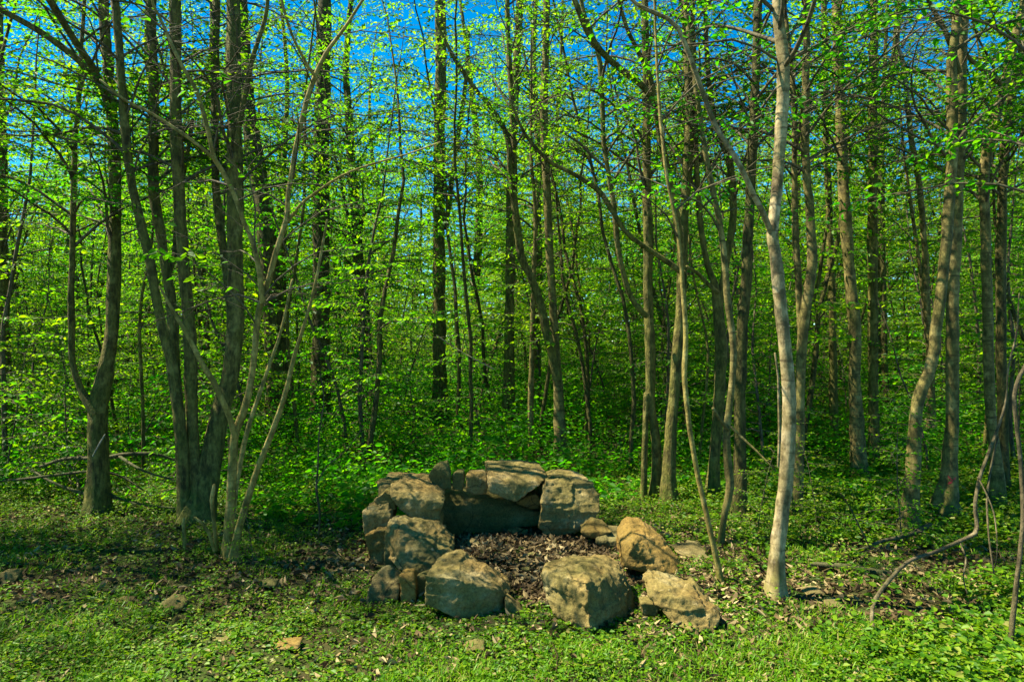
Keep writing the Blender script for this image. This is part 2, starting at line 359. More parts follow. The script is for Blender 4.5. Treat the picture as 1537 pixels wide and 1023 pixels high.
def traced(name, label, cat, bark, stems, crown=None, group=None, seed=0, leafm='leaf'):
    """stems: (part, [(x, y, width) photo px], Y or None, dY, H or None). crown: dict for sprays on the stems that have H."""
    rng = np.random.default_rng(1000+seed); parts = []; base = None
    for part, pts, Y, dY, H in stems:
        if Y is None: Y = ground_Y(pts[0][1])
        p, r = to3(pts, Y, dY)
        if base is None:
            base = p[0].copy(); base[2] = gz(p[0][0], p[0][1]); first = True
        else: first = False
        if part == 'trunk' and abs(p[0][2] - gz(p[0][0], p[0][1])) < .3:
            p = np.vstack([[p[0][0], p[0][1], float(gz(p[0][0], p[0][1]))-.06], p]) if p[0][2] > gz(p[0][0], p[0][1])-.02 else p; 
            if len(p) > len(r): r = np.concatenate([[r[0]], r])
        if H: p, r = extend(p, r, H, rng)
        parts.append((part, p, r, H))
    t = empty(name, base, label, cat, group)
    for i, (part, p, r, H) in enumerate(parts):
        mb = MB(); pp, rr = smooth_path(p, r, .05 if r[0] > .012 else .07)
        wob = np.cumsum(rng.normal(0, .0022, pp.shape), 0); wob -= wob[0]; pp = pp + wob*np.array([.6, 1, 0])*min(1, r[0]*20)
        tube(mb, pp, rr, 14 if r[0] > .03 else 8, rough=.085, flare=.62 if part == 'trunk' and i < 3 else 0, seed=seed*10+i)
        mb.build(part, bark if not isinstance(bark, dict) else bark.get(part, bark['trunk']), t, base)
    if crown:
        cs = [x for x in parts if x[3]]; L, Wd = MB(), MB()
        for part, p, r, H in cs:
            zs = p[:, 2]; o = np.argsort(zs); 
            zc = min(H, .52*p[0][1] + 3.0)
            fn = lambda z, p=p, zs=zs, o=o: np.array([np.interp(z, zs[o], p[o, k]) for k in range(3)])
            c = dict(z0=2.4, z1=zc, nbr=30, Lmax=1.7, lsize=.048, shape=lambda u: 1-.3*u, gaps=True, twig_gap=.078, leaf_gap=.033); c.update({k: v for k, v in crown.items() if k != 'low'})
            l, w = sprays(rng, fn, **c)
            for a, b in ((L, l), (Wd, w)):
                for vi in range(len(b.v)):
                    pass
                if b.n:
                    a.add(np.concatenate(b.v), np.concatenate(b.q) if b.q else None, np.concatenate(b.t) if b.t else None, 0, np.concatenate(b.r))
        L.sq = [np.zeros(len(x), bool) for x in L.q]
        if L.n: L.build('crown', M[leafm], t, base)
        if Wd.n: Wd.build('twig_sprays', M['twig'], t, base)
    return t

T = traced; gy = ground_Y
K = M['bark']; DK = M['darkbark']; GB = M['greybark']; HZ = M['hazel']
C0 = dict(nbr=26, Lmax=1.65)
T('forest_tree', 'stout stubby trunk forking at head height, beside dead branches on the ground', 'tree', K, [
    ('trunk', [(145, 770, 29), (146, 700, 28), (145, 625, 27), (149, 590, 25), (157, 550, 23), (166, 500, 19), (168, 430, 18), (170, 356, 18), (171, 290, 17), (169, 220, 17), (163, 127, 16), (157, 50, 15), (155, -10, 15)], None, .25, 12),
    ('limb', [(143, 622, 14), (132, 604, 14), (122, 585, 11), (110, 544, 9), (109, 483, 9), (113, 254, 8), (119, 160, 7)], gy(770), .1, 7.5),
    ('limb', [(166, 150, 11), (147, 120, 10), (110, 84, 10), (61, 48, 9), (0, 14, 8), (-60, -20, 7)], gy(770)+.2, -.6, None),
    ('limb', [(167, 175, 10), (147, 117, 10), (112, 60, 9), (72, -5, 9)], gy(770)+.2, -.9, None)], dict(C0, nbr=28), seed=1)
T('forest_tree', 'large clump of several dark trunks rising from one base', 'tree', K, [
    ('trunk', [(297, 780, 42), (310, 730, 34), (320, 675, 30), (331, 620, 28), (346, 570, 26), (353, 503, 25), (353, 406, 25), (353, 254, 24), (351, 102, 22), (350, -10, 21)], gy(785), .4, 14),
    ('trunk', [(281, 781, 24), (277, 757, 19), (269, 640, 17), (258, 554, 15), (244, 500, 14), (226, 396, 13), (204, 305, 13), (190, 203, 12), (182, 102, 12), (172, -10, 11)], gy(785)-.05, -.1, 11),
    ('trunk', [(290, 783, 24), (278, 700, 17), (264, 560, 17), (259, 457, 15), (248, 376, 15), (234, 285, 15), (234, 152, 15), (229, -10, 14)], gy(785)+.1, .3, 12),
    ('trunk', [(300, 783, 24), (293, 700, 18), (288, 600, 18), (287, 508, 18), (277, 356, 17), (269, 203, 17), (267, -10, 16)], gy(785)-.02, .1, 13),
    ('limb', [(344, 450, 13), (338, 390, 12), (328, 320, 12), (323, 240, 12), (323, 152, 12), (326, -10, 12)], gy(785)+.35, .5, 11),
    ('limb', [(250, 420, 8), (262, 380, 8), (266, 330, 7), (290, 180, 6)], gy(785)+.25, .4, None),
    ('limb', [(355, 215, 8), (366, 150, 7), (378, 90, 7), (397, 30, 6), (402, -10, 6)], gy(785)+.2, -.2, None)], dict(C0, nbr=17, z0=2.9), seed=2)
T('hazel_bush', 'pale olive many-stemmed hazel with forked stems, nearest to the hearth', 'shrub', HZ, [
    ('trunk', [(346, 838, 22), (346, 800, 16), (349, 750, 14), (352, 690, 13), (354, 652, 12), (366, 620, 11), (377, 575, 10), (385, 518, 9), (389, 478, 9), (396, 450, 8), (408, 415, 8), (420, 370, 8), (432, 330, 8), (437, 285, 7), (447, 218, 7), (462, 155, 7), (477, 115, 7), (493, 81, 6), (518, 46, 5), (545, 5, 4), (560, -30, 4)], None, -.1, 5.5),
    ('trunk', [(352, 832, 14), (358, 795, 11), (370, 755, 10), (386, 706, 9), (406, 655, 8), (427, 594, 7), (442, 533, 6), (455, 490, 5), (472, 430, 4), (490, 330, 3)], gy(838)-.06, -.3, None),
    ('trunk', [(350, 832, 12), (352, 760, 8), (361, 696, 8), (376, 635, 7), (403, 554, 6), (422, 500, 5), (440, 420, 4)], gy(838)+.12, .4, None),
    ('limb', [(353, 656, 10), (345, 628, 9), (335, 605, 8), (320, 572, 8), (305, 549, 7), (285, 510, 6), (262, 470, 5), (240, 430, 3)], gy(838)-.05, -.3, None),
    ('limb', [(395, 455, 8), (388, 400, 8), (378, 362, 7), (366, 335, 7), (350, 290, 7), (332, 255, 7), (322, 240, 6), (312, 195, 6), (295, 137, 5), (269, 91, 5), (239, 25, 4), (225, -20, 3)], gy(838)-.08, -.5, 4.6),
    ('limb', [(323, 240, 6), (300, 220, 5), (270, 198, 5), (230, 172, 4), (190, 152, 4), (150, 120, 3)], gy(838)-.4, -.3, None),
    ('limb', [(475, 117, 5), (462, 100, 5), (446, 70, 4), (432, 36, 4), (420, -10, 4)], gy(838)-.1, -.3, None),
    ('limb', [(432, 333, 5), (450, 308, 4), (473, 290, 4), (513, 264, 3), (560, 246, 3), (610, 232, 2), (660, 214, 2)], gy(838)-.06, -.5, None),
    ('dead_stub', [(325, 826, 7), (322, 790, 6), (318, 750, 6), (320, 738, 7), (321, 727, 4)], gy(838)+.04, 0, None),
    ('dead_stub', [(322, 826, 5), (314, 800, 5), (304, 785, 4), (292, 776, 3)], gy(838)-.06, -.1, None)],
    dict(z0=1.6, nbr=13, Lmax=1.0, lsize=.066), seed=3, leafm='leaf')
T('forest_tree', 'thick dark leaning trunk standing behind the many-stemmed hazel', 'tree', DK, [
    ('trunk', [(416, 662, 36), (416, 610, 31), (415, 554, 30), (413, 508, 30), (408, 430, 29), (402, 356, 28), (392, 285, 26), (377, 203, 24), (368, 120, 22), (360, -10, 20)], None, .3, 15)], dict(C0, z0=4), seed=4)
T('forest_tree', 'thickest straight dark trunk, standing free behind the hazel, with no low limbs', 'tree', DK, [
    ('trunk', [(482, 655, 36), (482, 600, 29), (483, 508, 26), (484, 400, 25), (484, 254, 24), (487, 102, 22), (490, -10, 20)], None, 0, 16)], dict(C0, nbr=32, z0=4.2), seed=5)
T('forest_tree', 'straight trunk with a thin limb splitting off, above the small round hearth stones', 'tree', K, [
    ('trunk', [(660, 640, 24), (660, 560, 20), (660, 508, 19), (660, 356, 18), (660, 203, 17), (662, 90, 17), (661, -10, 16)], 12.4, 0, 16),
    ('limb', [(668, 345, 8), (674, 310, 8), (681, 260, 7), (692, 190, 7), (702, 120, 6), (706, 40, 5)], 12.5, 0, None)], dict(C0, nbr=34, z0=4), seed=6)
T('forest_tree', 'straight trunk with dark shaggy base, directly behind the flat top slab', 'tree', K, [
    ('trunk', [(765, 660, 24), (763, 600, 18), (764, 508, 15), (766, 406, 14), (767, 305, 14), (771, 180, 13), (776, 60, 12), (779, -10, 11)], None, 0, 14)], dict(C0, z0=4), seed=7)
T('forest_tree', 'tree with two stems crossing at chest height behind the hearth slab', 'tree', {'trunk': GB, 'limb': K}, [
    ('trunk', [(842, 696, 19), (841, 650, 17), (838, 590, 16), (834, 530, 14), (832, 490, 12), (827, 406, 12), (822, 279, 12), (817, 178, 12), (820, 80, 11), (820, -10, 10)], None, .1, 14),
    ('limb', [(836, 570, 14), (829, 530, 13), (821, 500, 13), (812, 455, 12), (797, 415, 12), (784, 388, 12), (777, 345, 11), (772, 300, 10), (766, 250, 9), (763, 210, 8), (742, 168, 7), (713, 132, 6), (690, 100, 6), (673, 70, 5), (655, 30, 4)], gy(696)-.1, -.5, None),
    ('limb', [(771, 300, 9), (772, 240, 9), (769, 160, 8), (764, 60, 7), (762, -10, 7)], gy(696)-.3, -.1, 10)], dict(C0, z0=3.4, nbr=20), seed=8)
T('young_tree', 'slim straight stem just behind the top slab, beside the crossing stems', 'tree', GB, [
    ('trunk', [(797, 692, 10), (797, 640, 9), (799, 560, 8), (800, 503, 8), (801, 430, 7), (806, 330, 6), (800, 230, 5)], None, 0, 6.5)], dict(z0=2.2, nbr=18, Lmax=1.0), seed=9)
T('forest_tree', 'double-footed trunk with a wavy snake-like stem joining it at head height', 'tree', K, [
    ('trunk', [(983, 748, 15), (986, 690, 14), (982, 640, 14), (977, 600, 14), (975, 508, 15), (972, 457, 15), (972, 356, 14), (970, 260, 13), (970, 168, 12), (968, 60, 11), (966, -10, 10)], None, .1, 13),
    ('trunk', [(966, 752, 10), (968, 700, 9), (970, 640, 9), (972, 590, 9)], gy(748)-.05, .05, None),
    ('limb', [(971, 474, 9), (962, 467, 8), (948, 447, 8), (938, 420, 8), (927, 371, 8), (921, 310, 8), (914, 270, 7), (907, 220, 7), (904, 152, 7), (900, 90, 7), (886, 45, 6), (872, 0, 6)], gy(748)-.1, -.4, 6.5)], dict(C0, z0=3.0, nbr=20), seed=10)
T('forest_tree', 'leaning trunk with peeling shaggy bark, beside the double-footed tree', 'tree', K, [
    ('trunk', [(1003, 755, 24), (1004, 700, 19), (1008, 640, 17), (1014, 590, 16), (1020, 503, 16), (1024, 440, 15), (1027, 345, 15), (1034, 229, 14), (1032, 102, 13), (1027, -10, 12)], None, .2, 13),
    ('limb', [(1026, 410, 9), (1000, 392, 8), (965, 368, 7), (937, 345, 7), (901, 290, 7), (866, 264, 6), (830, 246, 6), (810, 229, 6), (790, 205, 5), (779, 185, 4), (765, 150, 3)], gy(755)+.05, -.6, None),
    ('limb', [(1024, 390, 11), (1020, 356, 11), (1013, 305, 10), (1003, 262, 10), (994, 215, 10), (984, 160, 9), (965, 130, 9), (942, 112, 9), (915, 90, 8), (896, 70, 8), (878, 40, 7), (860, -10, 7)], gy(755)-.05, -.9, None),
    ('limb', [(985, 160, 8), (975, 115, 7), (957, 76, 7), (940, 40, 6), (926, -10, 6)], gy(755)-.5, -.3, None)], dict(C0, z0=3.0, nbr=20), seed=11)
T('young_tree', 'slender leaning olive stem growing against the low mossy slab', 'tree', HZ, [
    ('trunk', [(1084, 890, 11), (1078, 850, 9), (1068, 805, 8), (1057, 755, 8), (1046, 706, 8), (1036, 650, 8), (1031, 605, 8), (1028, 560, 8), (1030, 503, 7), (1026, 440, 7), (1018, 350, 6), (1000, 260, 5), (990, 160, 5), (985, 60, 4)], gy(890), .2, 5.5)], dict(z0=2.2, nbr=12, Lmax=.9), seed=12)
T('forest_tree', 'thick trunk splitting into two dark upright limbs beside a crooked pale stem', 'tree', K, [
    ('trunk', [(1070, 752, 19), (1072, 700, 17), (1077, 640, 16), (1081, 570, 17), (1082, 520, 18), (1078, 470, 16), (1074, 430, 12), (1062, 395, 9), (1053, 340, 9), (1047, 260, 8), (1042, 100, 7), (1040, -10, 7)], None, .1, 11),
    ('limb', [(1080, 490, 12), (1083, 440, 10), (1092, 385, 10), (1101, 320, 11), (1097, 250, 11), (1085, 210, 9), (1072, 170, 8), (1062, 90, 7), (1058, -10, 6)], gy(752)+.05, .1, 10),
    ('limb', [(1078, 440, 6), (1062, 425, 6), (1045, 408, 5), (1030, 400, 5)], gy(752)-.1, -.1, None)], dict(C0, z0=2.8, nbr=16), seed=13)
T('young_tree', 'crooked pale stem with a bare side shoot, between slab and white beech', 'tree', GB, [
    ('trunk', [(1082, 812, 11), (1087, 775, 10), (1096, 732, 12), (1094, 700, 12), (1091, 655, 11), (1096, 610, 10), (1101, 554, 10), (1100, 503, 10), (1093, 457, 10), (1083, 356, 9), (1068, 280, 8), (1055, 213, 8), (1034, 60, 7), (1026, -10, 6)], None, .15, 7),
    ('limb', [(1093, 645, 6), (1080, 628, 5), (1070, 612, 4)], gy(812)-.02, -.1, None),
    ('limb', [(1097, 640, 4), (1112, 655, 4), (1135, 676, 3), (1165, 707, 2)], gy(812)-.02, -.2, None)], dict(z0=2.4, nbr=14, Lmax=1.1), seed=14)
T('forest_tree', 'dark upright trunk half hidden behind the crooked pale stem', 'tree', DK, [
    ('trunk', [(1110, 778, 22), (1111, 700, 18), (1111, 605, 17), (1115, 503, 17), (1120, 432, 16), (1129, 254, 14), (1134, 127, 13), (1138, -10, 12)], None, .1, 13)], dict(C0, z0=3.2), seed=15)
T('beech_tree', 'white smooth-barked beech, the palest trunk, with one limb arching off', 'tree', M['beech'], [
    ('trunk', [(1162, 899, 27), (1164, 865, 24), (1169, 808, 22), (1176, 750, 21), (1181, 690, 20), (1182, 605, 20), (1178, 550, 19), (1174, 503, 18), (1168, 440, 18), (1161, 380, 17), (1157, 351, 17), (1162, 318, 17), (1166, 270, 17), (1170, 203, 17), (1174, 102, 18), (1166, 30, 17), (1163, -15, 17)], None, .1, 11),
    ('limb', [(1158, 352, 8), (1148, 325, 8), (1134, 298, 8), (1108, 244, 8), (1075, 190, 7), (1047, 117, 7), (1017, 41, 6), (985, 20, 6), (955, 5, 5), (930, -20, 5)], gy(899)+.04, -.4, None),
    ('climbing_stem', [(1168, 700, 3), (1170, 650, 4), (1169, 600, 4), (1168, 566, 3), (1163, 530, 3)], gy(899)-.08, 0, None)], dict(z0=3.2, nbr=22, Lmax=1.6), seed=16)
T('forest_tree', 'slim dark double trunk standing just behind the white beech', 'tree', GB, [
    ('trunk', [(1195, 775, 17), (1198, 700, 15), (1200, 605, 14), (1203, 503, 14), (1209, 457, 15), (1217, 390, 15), (1215, 330, 13), (1210, 260, 12), (1208, 203, 12), (1210, 100, 11), (1209, -10, 10)], None, .1, 12),
    ('limb', [(1203, 520, 10), (1199, 440, 10), (1194, 370, 10), (1191, 290, 9), (1190, 152, 8), (1180, 40, 7), (1176, -10, 6)], gy(775)+.1, .2, 9)], dict(C0, z0=3.0, nbr=18), seed=17)
T('forest_tree', 'slender trunk in shade, between white beech and the tall leaning grey trunk', 'tree', K, [
    ('trunk', [(1254, 684, 13), (1252, 600, 12), (1250, 503, 11), (1246, 356, 10), (1240, 200, 9), (1236, -10, 8)], None, 0, 13)], dict(C0, z0=3.6), seed=18)
T('forest_tree', 'tall grey trunk leaning gently, lit on one side, standing in dark green ground cover', 'tree', GB, [
    ('trunk', [(1290, 724, 23), (1288, 660, 20), (1285, 580, 18), (1283, 503, 17), (1276, 406, 17), (1267, 254, 16), (1262, 130, 15), (1258, -10, 14)], None, .3, 15)], dict(C0, z0=3.5), seed=19)
T('forest_tree', 'straight narrow trunk right beside the tall leaning grey trunk', 'tree', K, [
    ('trunk', [(1312, 708, 16), (1312, 600, 14), (1311, 503, 14), (1309, 356, 14), (1309, 203, 13), (1311, 51, 12), (1311, -10, 11)], None, 0, 14)], dict(C0, z0=3.6), seed=20)
T('young_tree', 'thin dark pole tree behind the straight narrow trunk', 'tree', DK, [
    ('trunk', [(1330, 655, 9), (1330, 580, 9), (1327, 460, 8), (1325, 254, 7), (1328, 100, 6)], None, 0, 11)], dict(C0, z0=3.4, nbr=20), seed=21)
T('forest_tree', 'S-curved trunk with elbow bend above its mossy base', 'tree', GB, [
    ('trunk', [(1363, 799, 26), (1367, 740, 20), (1370, 681, 19), (1373, 625, 18), (1379, 590, 18), (1392, 562, 17), (1401, 530, 15), (1403, 498, 15), (1411, 432, 15), (1418, 346, 15), (1425, 254, 15), (1427, 170, 15), (1426, 100, 14), (1432, 50, 13), (1437, -10, 12)], None, .1, 12)], dict(C0, z0=3.0, nbr=20), seed=22)
tr24 = T('forest_tree', 'upright mossy trunk with flared foot and small red paint mark', 'tree', GB, [
    ('trunk', [(1418, 780, 34), (1421, 750, 27), (1425, 706, 20), (1429, 605, 18), (1429, 503, 17), (1430, 432, 17), (1436, 254, 17), (1441, 102, 17), (1446, -10, 16)], None, .05, 14),
    ('limb', [(1440, 110, 8), (1428, 70, 8), (1415, 40, 7), (1395, 5, 6), (1385, -20, 5)], gy(780)-.05, -.3, None)], dict(C0, z0=3.0, nbr=22), seed=23)
T('dead_tree', 'wavy thin tree with a bleached bare forked tip', 'tree', {'trunk': GB, 'bare_tip': M['dead'], 'limb': GB}, [
    ('trunk', [(1398, 640, 10), (1397, 560, 10), (1393, 472, 9), (1390, 406, 9), (1384, 305, 8), (1377, 245, 8), (1370, 203, 8), (1364, 150, 7)], 8.2, -.2, None),
    ('bare_tip', [(1364, 150, 7), (1358, 117, 7), (1353, 85, 6), (1347, 62, 5), (1350, 45, 4), (1347, 25, 3)], 8.0, -.1, None),
    ('bare_tip', [(1353, 72, 5), (1360, 60, 4), (1372, 40, 3), (1378, 30, 2)], 8.0, -.2, None),
    ('limb', [(1395, 540, 6), (1390, 480, 6), (1381, 400, 6), (1370, 325, 5), (1358, 240, 4), (1352, 180, 3)], 8.2, .2, 5.2)], dict(z0=2.6, nbr=10, Lmax=.9), seed=24)
T('forest_tree', 'trunk with a long drooping side limb and a dark twin close behind it', 'tree', GB, [
    ('trunk', [(1498, 760, 20), (1496, 700, 16), (1491, 660, 15), (1484, 590, 14), (1482, 508, 14), (1480, 400, 14), (1477, 300, 14), (1479, 245, 14), (1490, 193, 14), (1508, 132, 13), (1524, 60, 12), (1540, -10, 11)], None, .1, 11),
    ('limb', [(1507, 128, 9), (1490, 116, 8), (1470, 100, 7), (1454, 86, 6), (1440, 60, 5), (1428, 20, 4)], gy(760)+.05, -.3, None)], dict(C0, z0=2.8, nbr=20), seed=25)
T('forest_tree', 'dark twin of the drooping-limbed trunk, standing close behind it', 'tree', DK, [
    ('trunk', [(1507, 744, 17), (1507, 680, 15), (1506, 605, 14), (1505, 503, 14), (1505, 356, 14), (1510, 229, 13), (1524, 140, 12), (1545, 40, 11), (1556, -10, 10)], None, .2, 12)], dict(C0, z0=3.0), seed=26)
T('young_tree', 'crooked thin olive stem standing clear in the weeds, past the bent bare branch', 'tree', M['greywood'], [
    ('trunk', [(1517, 976, 8), (1520, 935, 8), (1524, 900, 8), (1529, 850, 7), (1533, 812, 7), (1536, 770, 7), (1533, 700, 6), (1526, 630, 6), (1523, 594, 6), (1530, 565, 6), (1541, 545, 6), (1552, 500, 6), (1556, 380, 5)], None, .15, 5)], dict(z0=2.3, nbr=14, Lmax=1.0), seed=27)
T('forest_tree', 'dark trunk cut off by the frame, above leafy shrubs', 'tree', K, [
    ('trunk', [(8, 640, 20), (7, 560, 18), (6, 480, 17), (4, 330, 15), (2, 200, 13), (0, 80, 12)], 9.5, 0, 12)], dict(C0, z0=2.6), seed=28)

# a mark of red paint on that trunk: a small blotch wrapped on the bark
mk = MB(); bl = np.array(tr24.location); cx, cz = (1424-CX)/F*gy(780), CAMH+(CY-719)/F*gy(780)
g = 9; pts = []
for k, (dx, dz, w) in enumerate(((-.03, .02, .011), (0, 0, .014), (.03, -.025, .01))):
    pts.append((dx, dz, w))
for s in (1, -1):
    xs = np.linspace(-.034, .034, 7); rt = .055
    v = []
    for x in xs:
        zz = s*x*.9 + .006*math.sin(x*160)
        yy = gy(780)+.012 - math.sqrt(rt**2 - x*x) - .012 - (.004 if s > 0 else .002)
        v += [(cx+x, yy, cz+zz-.009), (cx+x, yy, cz+zz+.009)]
    mk.add(np.array(v), [[2*i, 2*i+2, 2*i+3, 2*i+1] for i in range(6)])
mk.build('paint_mark', M['red'], tr24, bl)

# ------------------------------------------------------------------ trees and saplings deeper in the wood: variants, then copies
def variant(name, H, r0, z0, nbr, Lmax, lsize, shape, bark, leafm, seed, el0=(30, 60), twig_gap=.15, leaf_gap=.06, crook=.05):
    rng = np.random.default_rng(seed); k = int(H/.45)+2
    p = np.zeros((k, 3)); d = np.array([0, 0, 1.])
    for i in range(1, k):
        d = unit(d + rng.normal(0, crook, 3)*[1, 1, 0] - np.append(p[i-1][:2]*.02, 0)); p[i] = p[i-1] + d*H/(k-1)
    r = r0*(1 - .9*(np.arange(k)/(k-1))**1.2)
    p[0][2] = -.08; pp, rr = smooth_path(p, r, .22); mb = MB(); tube(mb, pp, rr, 10 if r0 > .05 else 6, rough=.05, flare=.35, seed=seed)
    fn = lambda z: np.array([np.interp(z, p[:, 2], p[:, i]) for i in range(3)])
    l, w = sprays(rng, fn, z0, H, nbr, Lmax, lsize, shape, el0, False, twig_gap=twig_gap, leaf_gap=leaf_gap)
    t = bpy.data.objects.new(name, None); COL.objects.link(t)
    mb.build('trunk' if r0 > .03 else 'stem', bark, t); l.build('crown', M[leafm], t); w.build('twig_sprays', M['twig'], t)
    return t
def copy_tree(o):
    c = o.copy(); COL.objects.link(c)
    for ch in list(o.children):
        d = ch.copy(); COL.objects.link(d); d.parent = c
    return c

TV = [variant('forest_tree', 11.5, .115, 2.0, 62, 2.2, .058, tall_shape, K, 'young', 71, twig_gap=.088, leaf_gap=.035),
      variant('forest_tree', 10.5, .085, 1.5, 62, 2.0, .055, tall_shape, DK, 'leaf', 72, crook=.08, twig_gap=.088, leaf_gap=.035),
      variant('forest_tree', 12, .13, 2.6, 64, 2.3, .058, tall_shape, DK, 'leaf', 73, twig_gap=.088, leaf_gap=.035),
      variant('forest_tree', 10, .065, 1.3, 60, 1.9, .055, tall_shape, GB, 'leaf', 74, crook=.1, twig_gap=.088, leaf_gap=.035)]
UV = [variant('understory_tree', 8, .045, .7, 60, 2.1, .056, sap_shape, DK, 'young', 61, (5, 45), .088, .035, .09),
      variant('understory_tree', 6.5, .035, .4, 56, 1.9, .052, sap_shape, GB, 'young', 62, (5, 45), .088, .035, .1),
      variant('understory_tree', 9, .055, 1.2, 64, 2.2, .056, sap_shape, K, 'young', 63, (5, 45), .088, .035, .08)]
SV = [variant('sapling_tree', 4.2, .022, .5, 30, .95, .06, sap_shape, M['twig'], 'under', 81, (5, 40), .10, .042, .09),
      variant('sapling_tree', 5.6, .029, .8, 34, 1.1, .06, sap_shape, M['twig'], 'young', 82, (5, 40), .10, .042, .08),
      variant('sapling_tree', 3.0, .016, .3, 24, .85, .07, sap_shape, M['twig'], 'under', 83, (0, 35), .095, .04, .11),
      variant('sapling_tree', 6.5, .033, 1.6, 30, 1.2, .064, sap_shape, DK, 'young', 84, (5, 40), .10, .042, .1)]
BV = [variant('leafy_shrub', 2.1, .012, .12, 30, .95, .06, sap_shape, M['twig'], 'young', 91, (0, 40), .1, .048, .14),
      variant('leafy_shrub', 1.25, .010, .08, 22, .8, .065, sap_shape, M['twig'], 'under', 92, (0, 40), .1, .048, .16)]
used = set()
def place(V, x, y, rz, sc, label, cat, group):
    if V.name not in used: used.add(V.name); o = V
    else: o = copy_tree(V)
    o.location = (x, y, float(gz(x, y))); o.rotation_euler = (0, 0, rz); o.scale = (sc, sc, sc)
    o['label'] = label; o['category'] = cat; o['group'] = group
    return o
def scatter(n, y0, y1, power, mind, seed, xpad=1.5, ok=None, taken=None):
    g = np.random.default_rng(seed); out = [] if taken is None else taken; new = []; tries = 0
    while len(new) < n and tries < 20000:
        tries += 1; y = y0 + (y1-y0)*g.random()**power; x = g.uniform(-1, 1)*(.77*y + xpad)
        if ok and not ok(x, y): continue
        md = mind(y)
        if any((x-a)**2 + (y-b)**2 < md*md for a, b in out): continue
        out.append((x, y)); new.append((x, y))
    return new
taken = [(o.location.x, o.location.y) for o in COL.objects if o.type == 'EMPTY' and o.parent is None and o.location.length > .5]
g = np.random.default_rng(3)
gapcols = [(575, 650), (385, 430), (870, 965), (1360, 1415), (15, 85), (715, 740)]
gr = np.random.default_rng(8)
def in_gap(x, y, p):
    px = CX + x/y*F
    return any(a - 25 < px < b + 25 for a, b in gapcols) and gr.random() < p
far = scatter(98, 11.5, 60, 1.45, lambda y: .9+.035*y, 21, 4, ok=lambda x, y: not in_gap(x, y, .6), taken=taken)
for i, (x, y) in enumerate(far):
    place(TV[int(g.integers(0, 4)) if y > 16 else int(g.integers(0, 2))*2], x, y, g.uniform(0, 6.28), g.uniform(.75, 1.0)*min(1.75, .82+.018*y), 'slender leafy tree deep in the green wood behind the nearer trunks', 'tree', 'trees deep in the wood')
und = scatter(125, 11, 58, 1.2, lambda y: .8+.03*y, 24, 2, ok=lambda x, y: not in_gap(x, y, .5), taken=taken)
for i, (x, y) in enumerate(und):
    place(UV[i % 3], x, y, g.uniform(0, 6.28), g.uniform(.75, 1.1)*min(1.6, .85+.014*y), 'bushy young tree leafy almost to the ground, deep in the wood', 'tree', 'bushy young trees deep in the wood')
# keep the undergrowth from hiding the named trunks that stand free in the photograph
FREE = [(412, 10.6), (480, 11.1), (660, 12.4), (764, 10.6), (838, 8.6), (590, 11), (1286, 7.5), (1311, 8), (1253, 9.2), (1110, 6), (978, 6.7)]
def clear_of(x, y, w):
    px = CX + x/y*F
    return not any(y < Y + .2 and abs(px-q) < w*9/y for q, Y in FREE)
PV = [variant('young_tree', 9, .03, 3.6, 40, 1.2, .055, sap_shape, DK, 'young', 51, (5, 45), .095, .04, .07),
      variant('young_tree', 7.5, .024, 2.8, 36, 1.1, .055, sap_shape, K, 'leaf', 52, (5, 45), .095, .04, .1)]
for i, (x, y) in enumerate(scatter(70, 7.8, 24, 1.3, lambda y: .4, 27, 1, ok=lambda x, y: clear_of(x, y, 22), taken=taken)):
    place(PV[i % 2], x, y, g.uniform(0, 6.28), g.uniform(.8, 1.2), 'thin dark pole of a young tree, bare below, leafy above, among the saplings', 'tree', 'thin pole trees in the wood')
sap = scatter(215, 7.6, 24, 1.35, lambda y: .42, 22, 2.2, ok=lambda x, y: (y > 8.8 or abs(x-.3) > 1.6) and clear_of(x, y, 36), taken=taken)
for i, (x, y) in enumerate(sap):
    place(SV[int(g.integers(0, 4))], x, y, g.uniform(0, 6.28), g.uniform(.7, 1.15), 'thin-stemmed leafy sapling among the undergrowth between the trunks', 'sapling', 'saplings in the undergrowth')
def shr_ok(x, y):
    if y < 7.4 and x > -3.0: return False
    return not (x > 1.5 and y < 9) and clear_of(x, y, 34)
shr = scatter(145, 6.5, 19, 1.0, lambda y: .55, 23, 2, ok=shr_ok, taken=taken)
for i, (x, y) in enumerate(shr):
    place(BV[i % 2], x, y, g.uniform(0, 6.28), g.uniform(.75, 1.2), 'low leafy shrub with flat green sprays at the foot of the trees', 'shrub', 'shrubs at the foot of the trees')
# unseen trees of the same wood, added on the sunny side to shade the clearing
side = [(-12, 9.2), (-6.7, 5.5)]
for i, (x, y) in enumerate(side):
    place(TV[(i*3+1) % 4], x, y, i*1.3, .95, 'unseen leafy tree added to shade the clearing', 'tree', 'unseen trees added to shade the clearing')
place(UV[1], -5.6, 3.1, 2., .6, 'unseen bushy young tree added to shade the clearing floor', 'tree', 'unseen bushy young trees added to shade the clearing floor')
place(UV[0], -6.0, 5.0, 1., .9, 'unseen bushy young tree added to shade the clearing floor', 'tree', 'unseen bushy young trees added to shade the clearing floor')
for x, y, sc, rz, lab in ((2.52, 5.65, .42, .3, 'bright leafy seedling in the sunny patch past the white beech'), (3.0, 5.25, .55, 2, 'taller leafy seedling beside the S-curved trunk'),
                          (1.98, 5.5, .40, 4, 'leafy seedling close beside the dark double trunk'), (-1.78, 4.7, .26, 1, 'dense little plant tuft at the foot of the hazel'), (3.35, 4.4, .3, 5, 'small leafy seedling under the arching bare branch')):
    o = place(BV[0], x, y, rz, sc, lab, 'seedling', 'seedlings on the clearing floor')

